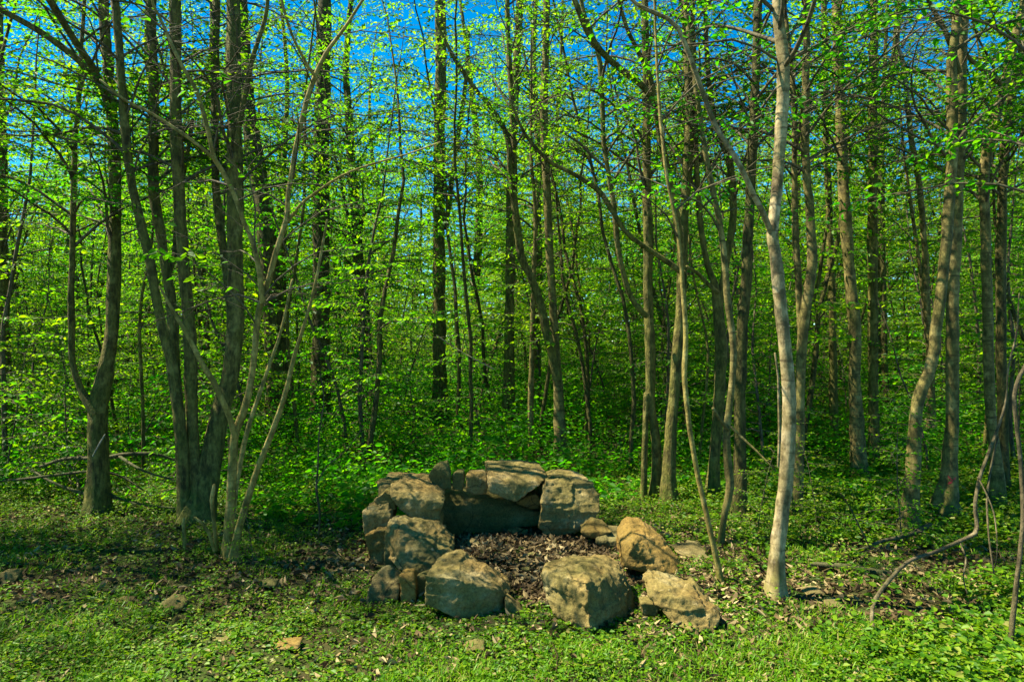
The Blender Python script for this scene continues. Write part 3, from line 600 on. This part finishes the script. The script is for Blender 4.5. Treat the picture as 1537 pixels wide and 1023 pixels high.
# ------------------------------------------------------------------ stones
def stone(label, m, pts, Yf, depth, seed=0, amp=.02, vox=.0095, name='stone', group=None, sink=.03, cat='stone', bev=.0):
    """pts: photo px outline/ridge points with an optional depth offset (x, y[, dY]); the back is the same outline, smaller, depth metres behind."""
    A = []; cpx = np.mean([p[0] for p in pts]); cpy = np.mean([p[1] for p in pts])
    for p in pts:
        d = p[2] if len(p) > 2 else 0.
        A.append(P(p[0], p[1], Yf + d))
    for p in pts:
        x = cpx + (p[0]-cpx)*.86; y = cpy + (p[1]-cpy)*.86; d = p[2] if len(p) > 2 else 0.
        if d < depth*.6:
            q = P(x, y, Yf+.0); A.append(np.array([q[0], Yf + depth, q[2]]))
    A = np.array(A); c = A.mean(0); A = c + (A-c)*1.05
    bm = bmesh.new()
    for a in A: bm.verts.new(a - c)
    r = bmesh.ops.convex_hull(bm, input=bm.verts)
    bmesh.ops.delete(bm, geom=[v for v in bm.verts if not v.link_faces], context='VERTS')
    me = bpy.data.meshes.new('hull'); bm.to_mesh(me); bm.free()
    o = bpy.data.objects.new('hull', me); COL.objects.link(o)
    md = o.modifiers.new('r', 'REMESH'); md.mode = 'VOXEL'; md.voxel_size = vox
    dg = bpy.context.evaluated_depsgraph_get(); me2 = bpy.data.meshes.new_from_object(o.evaluated_get(dg))
    bpy.data.objects.remove(o); bpy.data.meshes.remove(me)
    n = len(me2.vertices); v = np.empty(n*3, np.float32); me2.vertices.foreach_get('co', v); v = v.reshape(-1, 3)
    nr = np.empty(n*3, np.float32); me2.vertices.foreach_get('normal', nr); nr = nr.reshape(-1, 3)
    off = Vector((seed*3.7, seed*1.9, seed*5.1)); d = np.empty(n)
    for i in range(n):
        q = Vector(v[i])
        a = mnoise.fractal(q*4.0+off, 1., 2., 3)*1.0
        b = mnoise.ridged_multi_fractal(q*12+off, .9, 2.1, 4, 1., 2.)-1.
        c2 = mnoise.cell(Vector((q.x*3, q.y*3, q.z*16))+off)-.5 
        e = mnoise.fractal(q*22+off, 1., 2., 3)
        vd = mnoise.voronoi(q*6+off+Vector((a, e, b))*.25)[0]; ck = math.exp(-(vd[1]-vd[0])/.028)
        d[i] = a*.28 + (b-.2)*.42 + c2*.5 + e*.30 - ck*.55*max(0., min(1., .4+a*2.5))
    v = v + nr*(d*amp*.85)[:, None]
    me2.vertices.foreach_set('co', v.astype(np.float32).ravel()); me2.update()
    me2.polygons.foreach_set('use_smooth', np.ones(len(me2.polygons), bool))
    me2.name = name; o = bpy.data.objects.new(name, me2); COL.objects.link(o); o.location = c
    me2.materials.clear(); me2.materials.append(m)
    return tag(o, label, cat, group)

TAN, OLV, OCH, GRY = M['tan'], M['olive'], M['ochre'], M['grey']
G1 = 'stones of the ruined hearth'
st = lambda *a, **k: stone(*a, group=G1, **k)
st('big wedge-shaped slab lying flat on top of the hearth back wall', TAN, [(729, 691, .55), (765, 690, .6), (805, 692, .6), (821, 714, .25), (741, 723), (775, 752), (736, 737), (732, 712, .1), (808, 728, .1), (762, 750)], 5.2, .5, 1, amp=.016)
st('small upright knob of stone standing on the back wall', OLV, [(643, 714), (650, 702), (657, 695, .05), (671, 693, .05), (676, 711), (676, 734), (662, 733), (646, 722)], 5.3, .17, 2, amp=.012, vox=.0095)
st('smallest squarish stone in the row on the back wall', OLV, [(677, 713), (684, 708), (695, 708), (698, 719), (695, 737), (680, 735)], 5.32, .16, 3, amp=.010, vox=.0095)
st('blocky stone between the smallest one and the wedge slab', TAN, [(699, 713), (703, 709, .04), (728, 708, .04), (732, 722), (731, 741), (714, 742), (700, 737)], 5.3, .18, 4, amp=.010, vox=.0095)
st('long cracked mossy stone forming the shaded back of the hearth', OLV, [(655, 738, .1), (700, 738, .15), (741, 741, .15), (794, 760, .1), (812, 768), (806, 788), (755, 797), (695, 803), (655, 803), (648, 770)], 5.42, .45, 5, amp=.022)
st('thin wedge stone jammed under the big top slab', OLV, [(775, 754), (790, 745), (805, 741), (812, 752), (808, 764), (794, 764)], 5.35, .3, 6, amp=.010, vox=.0095)
st('broad mossy boulder ending the back wall, its shoulder in sun', TAN, [(819, 722, .1), (843, 716, .2), (870, 719, .2), (889, 726, .15), (900, 743, .1), (898, 768), (884, 790), (850, 802), (821, 808), (809, 790), (813, 760)], 5.2, .5, 7, amp=.024)
st('flat pale slab capping the corner of the hearth', TAN, [(568, 722, .1), (590, 718, .4), (640, 718, .4), (655, 726, .2), (655, 738), (610, 738), (570, 748)], 5.15, .4, 8, amp=.015)
st('rounded chunky stone bulging over the inside corner of the hearth', TAN, [(588, 726, .15), (600, 722, .15), (622, 738, .05), (650, 736, .1), (666, 752), (660, 779), (640, 782, -.02), (618, 780, -.02), (597, 764), (586, 744)], 4.95, .4, 9, amp=.024)
st('small ochre stone wedged beneath the bulging corner stone', OCH, [(617, 781), (640, 783), (660, 778), (663, 797), (645, 803), (622, 800)], 4.98, .3, 10, amp=.012, vox=.0095)
st('long sloping stone along the side wall, ridged and sunlit on top', TAN, [(583, 784, .25), (597, 770, .35), (615, 776, .3), (645, 800, .22), (665, 812, .15), (680, 832, .05), (673, 850), (642, 864, -.05), (604, 856, .0), (586, 836, .1), (600, 800, .08)], 4.5, .4, 11, amp=.028)
st('tall weathered outer stone with layered crumbling face', TAN, [(544, 768), (552, 757, .05), (567, 750, .1), (584, 748, .1), (586, 775), (584, 800), (556, 808), (545, 795)], 4.92, .4, 12, amp=.03)
st('lower outer stone beneath the layered crumbling one', OLV, [(549, 804), (565, 796), (584, 795), (588, 822), (581, 845), (565, 852), (550, 838)], 4.8, .35, 13, amp=.026)
st('leaning rounded stone propped against the outside corner', GRY, [(552, 890), (560, 868, .05), (574, 848, .15), (587, 846, .15), (600, 880, .02), (597, 899), (575, 910), (551, 908)], 4.05, .2, 14, amp=.018)
st('narrow stone standing upright like a post', OCH, [(599, 864), (608, 860, .03), (621, 860, .03), (625, 880), (624, 911), (602, 911)], 4.05, .12, 15, amp=.010, vox=.011)
st('dark flat stone between the upright post stone and the front block', OLV, [(622, 868), (634, 864), (646, 868), (646, 908), (624, 910)], 4.14, .12, 16, amp=.010, vox=.0095)
st('long rectangular front block with pale crumbly top', TAN, [(640, 862, .0), (655, 852, .1), (684, 846, .2), (722, 856, .26), (757, 874, .26), (741, 886, .04), (690, 869, -.02), (768, 896, .18), (750, 932, .06), (728, 940), (684, 925, -.02), (662, 914), (641, 905)], 3.82, .34, 17, amp=.02)
st('little wedge stone at the end of the front block', OLV, [(758, 898), (768, 903), (788, 926), (784, 936), (760, 936)], 3.85, .12, 18, amp=.010, vox=.0095)
st('great rounded boulder with sunlit top, largest stone at the front', TAN, [(815, 857, .3), (838, 840, .5), (857, 836, .55), (915, 834, .6), (938, 856, .48), (957, 922, .3), (948, 948, .25), (909, 957, .06), (886, 954, -.08), (854, 934, .05), (832, 918, .14), (815, 884, .24), (880, 872, -.02), (936, 876, .32)], 3.66, .42, 19, amp=.026, vox=.0095)
st('tall ochre stone with smooth sunlit face, peaked at the top', OCH, [(932, 814, .1), (943, 798, .15), (954, 791, .2), (974, 795, .2), (999, 810, .2), (1012, 838, .1), (1034, 866, .02), (1008, 866, -.04), (968, 852, -.02), (936, 849), (952, 812)], 4.35, .35, 20, amp=.018)
st('cracked brown stone half sunk beside the great boulder', TAN, [(974, 892, .1), (986, 878, .2), (1010, 864, .3), (1035, 875, .25), (1064, 896, .12), (1082, 924, .0), (1068, 947, -.05), (1038, 947, -.08), (1004, 930, .0), (1018, 896, .02)], 3.7, .34, 21, amp=.022)
st('low mossy slab behind the ochre stone, towards the beech', GRY, [(1004, 818, .3), (1030, 810, .4), (1051, 812, .35), (1066, 836, .05), (1056, 850), (1024, 838, .05)], 4.65, .3, 22, amp=.018)
st('grey-green rounded stone inside the hearth edge', GRY, [(895, 810), (914, 797, .1), (936, 799, .1), (942, 812), (930, 828), (900, 824)], 4.95, .25, 23, amp=.014, vox=.0095)
st('flat arched stone poking from leaves below the mossy boulder', OLV, [(872, 798), (892, 783, .1), (910, 787, .1), (920, 797), (905, 808), (880, 806)], 5.0, .2, 24, amp=.012, vox=.0095)
st('tilted flat fragment among dead leaves in the hearth', GRY, [(723, 848, .0), (738, 834, .1), (753, 824, .15), (759, 834, .12), (745, 850, .0), (730, 854)], 4.7, .06, 25, amp=.008, vox=.011)
st('thin pale fragment at the foot of the back wall', TAN, [(761, 795), (775, 789, .05), (794, 792, .05), (793, 801), (770, 804)], 5.28, .06, 26, amp=.008, vox=.011)
st('small pale pebble at the front lip of the boulder', TAN, [(961, 905), (978, 893, .1), (992, 906), (985, 925), (965, 925)], 3.8, .12, 27, amp=.010, vox=.0095)
st('brown rubble stone at the outer end of the stone line', OLV, [(1062, 922), (1080, 905, .1), (1103, 915, .1), (1112, 935), (1090, 948), (1066, 944)], 3.82, .15, 28, amp=.014, vox=.0095)
st('small stone filling the gap under the corner cap slab', OLV, [(560, 750), (576, 738), (592, 742), (594, 764), (570, 768)], 5.0, .3, 29, amp=.014)
st('narrow dark stone chinked between the sloping stone and outer stack', OLV, [(578, 798), (592, 788), (600, 838), (592, 866), (576, 852)], 4.74, .3, 30, amp=.012)
st('filler stone wedged between the top slab and mossy boulder', OLV, [(803, 742), (812, 726), (826, 730), (824, 762), (808, 768)], 5.5, .25, 31, amp=.012)
g = np.random.default_rng(77)
for k in range(11):
    a, r = g.uniform(0, 6.28), math.sqrt(g.random()); x, y = .02+math.cos(a)*r*.45, 4.75+math.sin(a)*r*.42; px, py, w = CX+x/y*F, CY+(CAMH-.065)/y*F, g.uniform(12, 26)
    q = [(px+w*.5*math.cos(t)*g.uniform(.8, 1.15), py-w*.28*math.sin(t)*g.uniform(.8, 1.2), .04*max(0, math.sin(t))) for t in np.arange(8)*.785]
    stone('small broken stone lying among dead leaves inside the hearth', (OLV, TAN, GRY)[k % 3], q, y, w/F*y*.7, 60+k, amp=.010, vox=.0095, group='small rubble inside the hearth', cat='rubble')
G2 = 'loose stones in the grass'
def loose(label, m, x, y, w, h, seed, name='stone'):
    Y = ground_Y(y + h*.5); g2 = np.random.default_rng(seed+500); pts = []
    for k in range(9):
        a = k/9*2*math.pi; f = g2.uniform(.85, 1.15)
        pts.append((x + w*.5*f*math.cos(a), y + h*.34 - h*.5*f*math.sin(a), (.25 if math.sin(a) > .2 else 0)*w/F*Y*1.2))
    return stone(label, m, pts, Y-.04, w/F*Y*.7, seed, amp=.014, vox=.013, group=G2)
loose('mossy half-buried stone in the grass before the hazel', OLV, 256, 903, 36, 32, 41)
loose('dark rounded stone at the very edge of the clearing', OLV, 6, 858, 32, 34, 42)
loose('flat stone lying in sunny grass below the mossy one', OLV, 331, 956, 34, 15, 43)
loose('long low stone just showing through sunny grass', OLV, 425, 967, 50, 14, 44)
loose('little grey stone on leafy ground before the stout trunk', GRY, 184, 898, 28, 12, 46)
loose('grey stone in the grass in front of the long block', OLV, 712, 968, 38, 16, 47)
loose('low stone in the weeds past the white beech', GRY, 1214, 800, 26, 14, 48)
loose('pale flat stone in the weeds under the bent branch', GRY, 1255, 905, 30, 12, 49)
loose('sunken grey stone at the foot of the white beech', GRY, 1222, 885, 32, 14, 51)
loose('round stone in leaf litter between hazel and hearth', OLV, 402, 872, 30, 14, 52)

# ------------------------------------------------------------------ branches lying about
def stick(label, m, lines, name='fallen_branch', group=None, cat='branch'):
    """lines: list of [(x, y, width, Y)]; the first is the branch, the others its side twigs as parts."""
    t = None; base = P(lines[0][0][0], lines[0][0][1], lines[0][0][3])
    t = empty(name, base, label, cat, group)
    for i, ln in enumerate(lines):
        p = np.array([P(x, y, Y) for x, y, w, Y in ln]); r = np.array([w*.4/F*Y for x, y, w, Y in ln])
        pp, rr = smooth_path(p, r, .04); mb = MB(); tube(mb, pp, rr, 8, rough=.13, seed=i+abs(int(lines[0][0][0])))
        mb.build('stem' if i == 0 else 'side_twig', m, t, base)
    return t
stick('thin brown bent bare branch arching up out of the weeds', M['greywood'], [
    [(1349, 983, 4, 3.45), (1330, 972, 6, 3.5), (1314, 955, 6, 3.55), (1309, 932, 7, 3.6), (1312, 904, 7, 3.7), (1332, 874, 7, 3.8), (1363, 843, 7, 3.95), (1403, 828, 7, 4.1), (1440, 812, 7, 4.2), (1464, 800, 8, 4.25), (1466, 780, 7, 4.3), (1464, 757, 7, 4.3), (1471, 716, 6, 4.35), (1484, 680, 6, 4.4), (1497, 645, 5, 4.45), (1510, 600, 4, 4.5), (1514, 550, 3, 4.5), (1526, 500, 3, 4.5), (1530, 440, 2, 4.5)],
    [(1498, 655, 4, 4.45), (1488, 700, 4, 4.4), (1482, 745, 4, 4.3), (1484, 800, 3, 4.2), (1492, 860, 3, 4.1)],
    [(1468, 716, 3, 4.35), (1478, 735, 3, 4.25), (1492, 770, 3, 4.2), (1497, 820, 2, 4.1), (1494, 850, 2, 4.1)], [(1440, 812, 3, 4.2), (1450, 838, 3, 4.1), (1446, 866, 2, 4.0), (1452, 890, 2, 3.95)],
    [(1318, 958, 3, 3.54), (1330, 966, 3, 3.5), (1345, 968, 2, 3.45)]], name='bare_branch')
stick('dark forked branch lying at the foot of the S-curved trunk', M['fallen'], [
    [(1281, 826, 5, 5.0), (1300, 822, 6, 5.0), (1322, 812, 7, 5.05), (1350, 806, 8, 5.1), (1375, 798, 9, 5.15), (1396, 786, 8, 5.2)],
    [(1305, 820, 3, 5.0), (1290, 790, 3, 5.0), (1275, 760, 2, 5.0), (1262, 740, 2, 4.9)]])
stick('dead branch with peeling end behind the stout stubby trunk', M['fallen'], [
    [(60, 700, 5, 6.5), (100, 688, 7, 6.5), (150, 688, 8, 6.5), (185, 682, 8, 6.5), (230, 681, 6, 6.6), (262, 690, 4, 6.7)],
    [(178, 684, 6, 6.5), (200, 698, 5, 6.3), (225, 710, 4, 6.2), (262, 720, 3, 6.1)]])
stick('long thin dead branch across the base of the stout trunk', M['fallen'], [
    [(-5, 722, 3, 6.2), (40, 718, 5, 6.2), (90, 712, 5, 6.25), (130, 708, 5, 6.3), (175, 712, 4, 6.4), (215, 735, 3, 6.4)]])
stick('dead branch slanting down behind the stout trunk toward the clump', M['fallen'], [
    [(45, 704, 4, 6.4), (80, 724, 5, 6.3), (125, 740, 6, 6.25), (170, 746, 6, 6.2), (215, 757, 5, 6.1), (262, 762, 3, 6.0)],
    [(160, 738, 4, 6.2), (185, 750, 3, 6.1), (205, 756, 3, 6.0)]])
stick('short cut stub sticking up before the clump of dark trunks', M['hazel'], [
    [(276, 834, 6, 4.95), (277, 810, 6, 4.95), (275, 785, 6, 4.95), (276, 778, 5, 4.95)]], name='cut_stub', cat='stub')
stick('thin straight dead twig leaning on the trunk of the stout tree', M['dead'], [
    [(139, 684, 3, 5.85), (150, 664, 3, 5.85), (157, 652, 2, 5.85)]], name='dead_twig', cat='twig')
stick('curved dead log half buried in weeds past the white beech', M['fallen'], [
    [(1215, 846, 8, 4.75), (1260, 850, 13, 4.7), (1310, 858, 15, 4.6), (1360, 868, 14, 4.5), (1410, 880, 12, 4.4), (1455, 888, 7, 4.3)]], name='fallen_log', cat='log')
stick('twig resting across the leaves between boulder and brown stone', M['fallen'], [
    [(948, 968, 3, 3.6), (990, 948, 3, 3.62), (1030, 930, 4, 3.68), (1070, 915, 3, 3.75)]], name='dead_twig', cat='twig')
stick('bare dead twig hanging between the two straight trunks', M['dead'], [
    [(655, 503, 2, 8.5), (685, 523, 2, 8.5), (715, 540, 2, 8.4), (742, 554, 2, 8.4)]], name='dead_twig', cat='twig')
stick('thin bare shoot rising from leaf litter between hazel and hearth', M['fallen'], [
    [(478, 803, 4, 5.4), (480, 770, 4, 5.4), (475, 735, 4, 5.4), (477, 700, 3, 5.4), (479, 650, 3, 5.4), (486, 600, 2, 5.4), (480, 560, 2, 5.4)],
    [(476, 725, 2, 5.4), (490, 700, 2, 5.4), (520, 675, 2, 5.3), (545, 640, 2, 5.3)]], name='bare_shoot', cat='shoot')

# ------------------------------------------------------------------ things nobody could count
def vnoise(x, y, s, seed):
    return np.array([mnoise.noise(Vector((a*s+seed*7.1, b*s-seed*3.3, seed*1.7))) for a, b in zip(x, y)])
def xy(n, y0, y1, rng, pad=2.2, power=1.):
    y = y0 + (y1-y0)*rng.random(n)**power; x = (rng.random(n)*2-1)*(.77*y + pad); return x, y
HE = lambda x, y: ((x-.08)/.62)**2 + ((y-4.75)/.62)**2          # inside of the hearth

def grass():
    rng = np.random.default_rng(31); mb = MB()
    x, y = xy(215000, 2.7, 6.6, rng, power=1.25); nz = vnoise(x, y, 1.5, 1) + .6*vnoise(x, y, 4.5, 2)
    lush = np.clip((4.25 - y)/.7, 0, 1)*1.0 + np.clip((x-1.2)/1.5, 0, 1)*.35 + np.where((y > 5.4) & (x > .9), .5, 0)
    keep = (rng.random(len(x)) < np.clip(-.08 + .42*lush + nz*.95, 0.01, .9)) & (HE(x, y) > 1.1); x, y, nz = x[keep], y[keep], nz[keep]
    n = len(x); z = gz(x, y); h = rng.uniform(.015, .05, n)*(1+.5*nz)*np.where((y > 3.5) & (np.abs(x-.2) < 1.4), .7, 1); a = rng.uniform(0, 6.28, n); le = rng.uniform(.15, .9, n)
    d = np.stack([np.cos(a), np.sin(a), 0*a], 1); up = np.array([0, 0, 1.]); s = np.stack([-np.sin(a), np.cos(a), 0*a], 1)*rng.uniform(.0014, .0034, n)[:, None]
    b = np.stack([x, y, z-.005], 1); H = h[:, None]; Lh = (h*le)[:, None]
    m1 = b + up*H*.55 + d*Lh*.35; m2 = b + up*H*.88 + d*Lh*.9; tp = b + up*H*.9 + d*Lh*1.6
    v = np.stack([b-s, b+s, m1+s, m1-s, m2+s*.7, m2-s*.7, tp], 1).reshape(-1, 3); i = np.arange(n)[:, None]*7
    mb.add(v, np.concatenate([i+[0, 1, 2, 3], i+[3, 2, 4, 5]]), i+[5, 4, 6], 0, np.repeat(np.clip(rng.normal(.5, .24, n)+.25*nz, 0, 1), 7), smooth=False)
    o = mb.build('grass', M['grass']); tag(o, kind='stuff')
grass()

def weeds():
    """Low broad-leaved weeds and clover between the grass."""
    rng = np.random.default_rng(32); mb = MB(); 
    x, y = xy(84000, 2.7, 8.5, rng, power=1.15); nz = vnoise(x, y, 1.1, 5) + .5*vnoise(x, y, 3.5, 6)
    dens = .30 + .25*np.clip((4.4-y)/.8, 0, 1) + .22*np.clip((x-1.0)/1.2, 0, 1) + .5*np.clip((y-5.6)/1.2, 0, 1) + nz*.5 - .38*((x > 1.5) & (y > 3.6) & (y < 5.1)) - .4*np.exp(-((x+1.15)**2/.5 + (y-4.75)**2/.35))
    keep = (rng.random(len(x)) < np.clip(dens, .02, .95)) & (HE(x, y) > 1.2); x, y = x[keep], y[keep]; n = len(x)
    h = rng.uniform(.012, .07, n)*(1+1.2*np.clip((y-5)/3, 0, 1)+.9*np.clip(x-1.3, 0, 1))*np.where((y < 5) & (np.abs(x-.2) < 1.2), .65, 1)*(.75+1.5*np.clip(vnoise(x, y, 5.5, 17), -.3, 1)); k = 7
    a = rng.uniform(0, 6.28, (n, k)); rr = rng.uniform(.1, 1., (n, k))*(.02 + h[:, None]*.55); hh = h[:, None]*rng.uniform(.3, 1.05, (n, k))
    pos = np.stack([x[:, None]+np.cos(a)*rr, y[:, None]+np.sin(a)*rr, gz(x, y)[:, None]+hh], -1).reshape(-1, 3)
    ax = np.stack([np.cos(a), np.sin(a), rng.uniform(-.3, .5, (n, k))], -1).reshape(-1, 3)
    nor = np.array([0, 0, 1]) + rng.normal(0, .4, (n*k, 3))
    leaves(mb, pos, ax, nor, rng.uniform(.012, .028, n*k)*np.repeat(rng.uniform(.65, 1.35, n)*(1+.5*np.clip(x-1.2, 0, 1.5)), k), rng.uniform(.5, .85, n*k), rng.random(n*k))
    o = mb.build('weeds', M['grass']); tag(o, kind='stuff')
weeds()

def undergrowth():
    """Knee-high leafy cover under the trees."""
    rng = np.random.default_rng(33); mb = MB()
    x, y = xy(19000, 5.6, 26, rng, 2.6, 1.35); nz = vnoise(x, y, .55, 8) + .4*vnoise(x, y, 1.7, 9)
    edge = 6.1 + .5*np.sin(x*1.3) + .5*np.clip(-x-2, 0, 1.5) + .5*np.clip(x-1, 0, 2)
    keep = (rng.random(len(x)) < np.clip(.8+nz*.8, .1, 1)) & (y > edge); x, y, nz = x[keep], y[keep], nz[keep]; n = len(x)
    h = rng.uniform(.12, .55, n)*np.clip((y-edge[keep])/2.6+.3, .3, 2.1)*(1+.4*nz); k = 13
    la = rng.uniform(0, 6.28, n)[:, None]; t = np.linspace(.25, 1, k)[None]; a = la + np.arange(k)[None]*2.4 + rng.normal(0, .5, (n, k))
    lean = h[:, None]*.5*t**2; rr = (.05 + .14*h[:, None])*rng.uniform(.3, 1.1, (n, k))
    px = x[:, None] + np.cos(la)*lean + np.cos(a)*rr; py = y[:, None] + np.sin(la)*lean + np.sin(a)*rr
    pos = np.stack([px, py, gz(x, y)[:, None] + h[:, None]*t + rng.normal(0, .02, (n, k))], -1).reshape(-1, 3)
    ax = np.stack([np.cos(a), np.sin(a), rng.uniform(-.35, .2, (n, k))], -1).reshape(-1, 3); nor = np.array([0, 0, 1]) + rng.normal(0, .6, (n*k, 3))
    leaves(mb, pos, ax, nor, rng.uniform(.035, .07, n*k)*np.repeat(rng.uniform(.6, 1.5, n), k), rng.uniform(.5, .75, n*k), rng.random(n*k))
    o = mb.build('undergrowth', M['under']); tag(o, kind='stuff')
undergrowth()

def litter():
    rng = np.random.default_rng(34); mb = MB()
    x, y = xy(60000, 2.7, 8, rng); nz = vnoise(x, y, 1.2, 12)
    d = .34 + .28*((y > 4.0) & (y < 6.0)) + .3*np.exp(-((x+.9)**2+(y-4.6)**2)/.5) + .22*(x > 1.2) + .25*((x > 1.5) & (y > 3.6) & (y < 5.1)) + .3*np.exp(-((x+1.15)**2/.5 + (y-4.75)**2/.35)) - .12*np.clip((4.0-y)/.6, 0, 1) + nz*.5
    k = rng.random(len(x)) < np.clip(d, .08, 1); x, y = x[k], y[k]
    a = rng.uniform(0, 6.28, 5200); r = np.sqrt(rng.random(5200))*1.25; x = np.append(x, .08+np.cos(a)*r*.66); y = np.append(y, 4.75+np.sin(a)*r*.66)
    a = rng.normal(0, 1, (2, 1500)); x = np.append(x, 1.0+a[0]*.35); y = np.append(y, 4.2+a[1]*.3)
    for t in COL.objects:                # leaves gathered round the feet of the nearer trunks
        if t.type == 'EMPTY' and t.parent is None and 3 < t.location.y < 9 and t.get('category') in ('tree', 'shrub') and not t.get('group'):
            k = 70; a = rng.uniform(0, 6.28, k); r = .06 + np.abs(rng.normal(0, .16, k)); x = np.append(x, t.location.x+np.cos(a)*r); y = np.append(y, t.location.y-.03+np.sin(a)*r)
    n = len(x); s = rng.uniform(.016, .066, n)*rng.uniform(.6, 1.15, n); a = rng.uniform(0, 6.28, n)
    ax = np.stack([np.cos(a), np.sin(a), rng.normal(0, .28, n)], 1); nor = np.array([0, 0, 1]) + rng.normal(0, .45, (n, 3))
    z = gz(x, y) + rng.uniform(.003, .022, n) + np.where(HE(x, y) < 1, rng.uniform(0, .025, n), 0)
    h = n//2
    pos = np.stack([x, y, z], 1)
    for sl_, fo, dr in ((slice(0, h), .28, .2), (slice(h, n), -.2, -.25)):
        leaves(mb, pos[sl_], ax[sl_], nor[sl_], s[sl_], rng.uniform(.3, .65, len(s[sl_])), np.clip(rng.random(len(s[sl_]))*.95 + .45*vnoise(x[sl_], y[sl_], 4., 15) - np.where(HE(x[sl_], y[sl_]) < 1.1, .05, 0), 0, 1), 0, fo, dr)
    # broken twigs and leaf stalks
    for i in range(560):
        x0, y0 = xy(1, 2.9, 7, rng); 
        if i < 200: x0 = np.array([.1+rng.normal(0, .35)]); y0 = np.array([4.75+rng.normal(0, .3)])
        a = rng.uniform(0, 6.28); L = rng.uniform(.06, .28); p0 = np.array([x0[0], y0[0], float(gz(x0[0], y0[0]))+.012])
        e = p0 + np.array([math.cos(a)*L, math.sin(a)*L, rng.uniform(-.01, .03)]); mid = (p0+e)/2 + rng.normal(0, .012, 3)
        tube(mb, np.array([p0, mid, e]), [.0035, .003, .0015], 4, 0)
    o = mb.build('leaf_litter', M['litter']); tag(o, kind='stuff')
litter()

def far_wood():
    """The wood far behind, where single trees can no longer be told apart."""
    rng = np.random.default_rng(35); mb = MB(); n = 150000
    y = rng.uniform(58, 84, n); x = rng.uniform(-1, 1, n)*(.77*y+6); top = 15 + 4*np.sin(x*.33+1) + 2*np.sin(x*.83+y*.2) + 1.5*np.sin(x*1.9)
    u = rng.random(n)**1.25; z = u*top; k = np.sin(x*1.1+z*.9)*np.sin(y*.9-z*.7+x*.3) > -.45; x, y, z = x[k], y[k], z[k]; n = len(x)
    a = rng.uniform(0, 6.28, n)
    leaves(mb, np.stack([x, y, z+gz(x, y)], 1), np.stack([np.cos(a), np.sin(a), rng.normal(0, .3, n)], 1), [0, -.25, 1]+rng.normal(0, .8, (n, 3)), rng.uniform(.2, .55, n), rng.uniform(.5, .7, n), rng.random(n))
    tag(mb.build('far_wood', M['young']), kind='stuff')
far_wood()
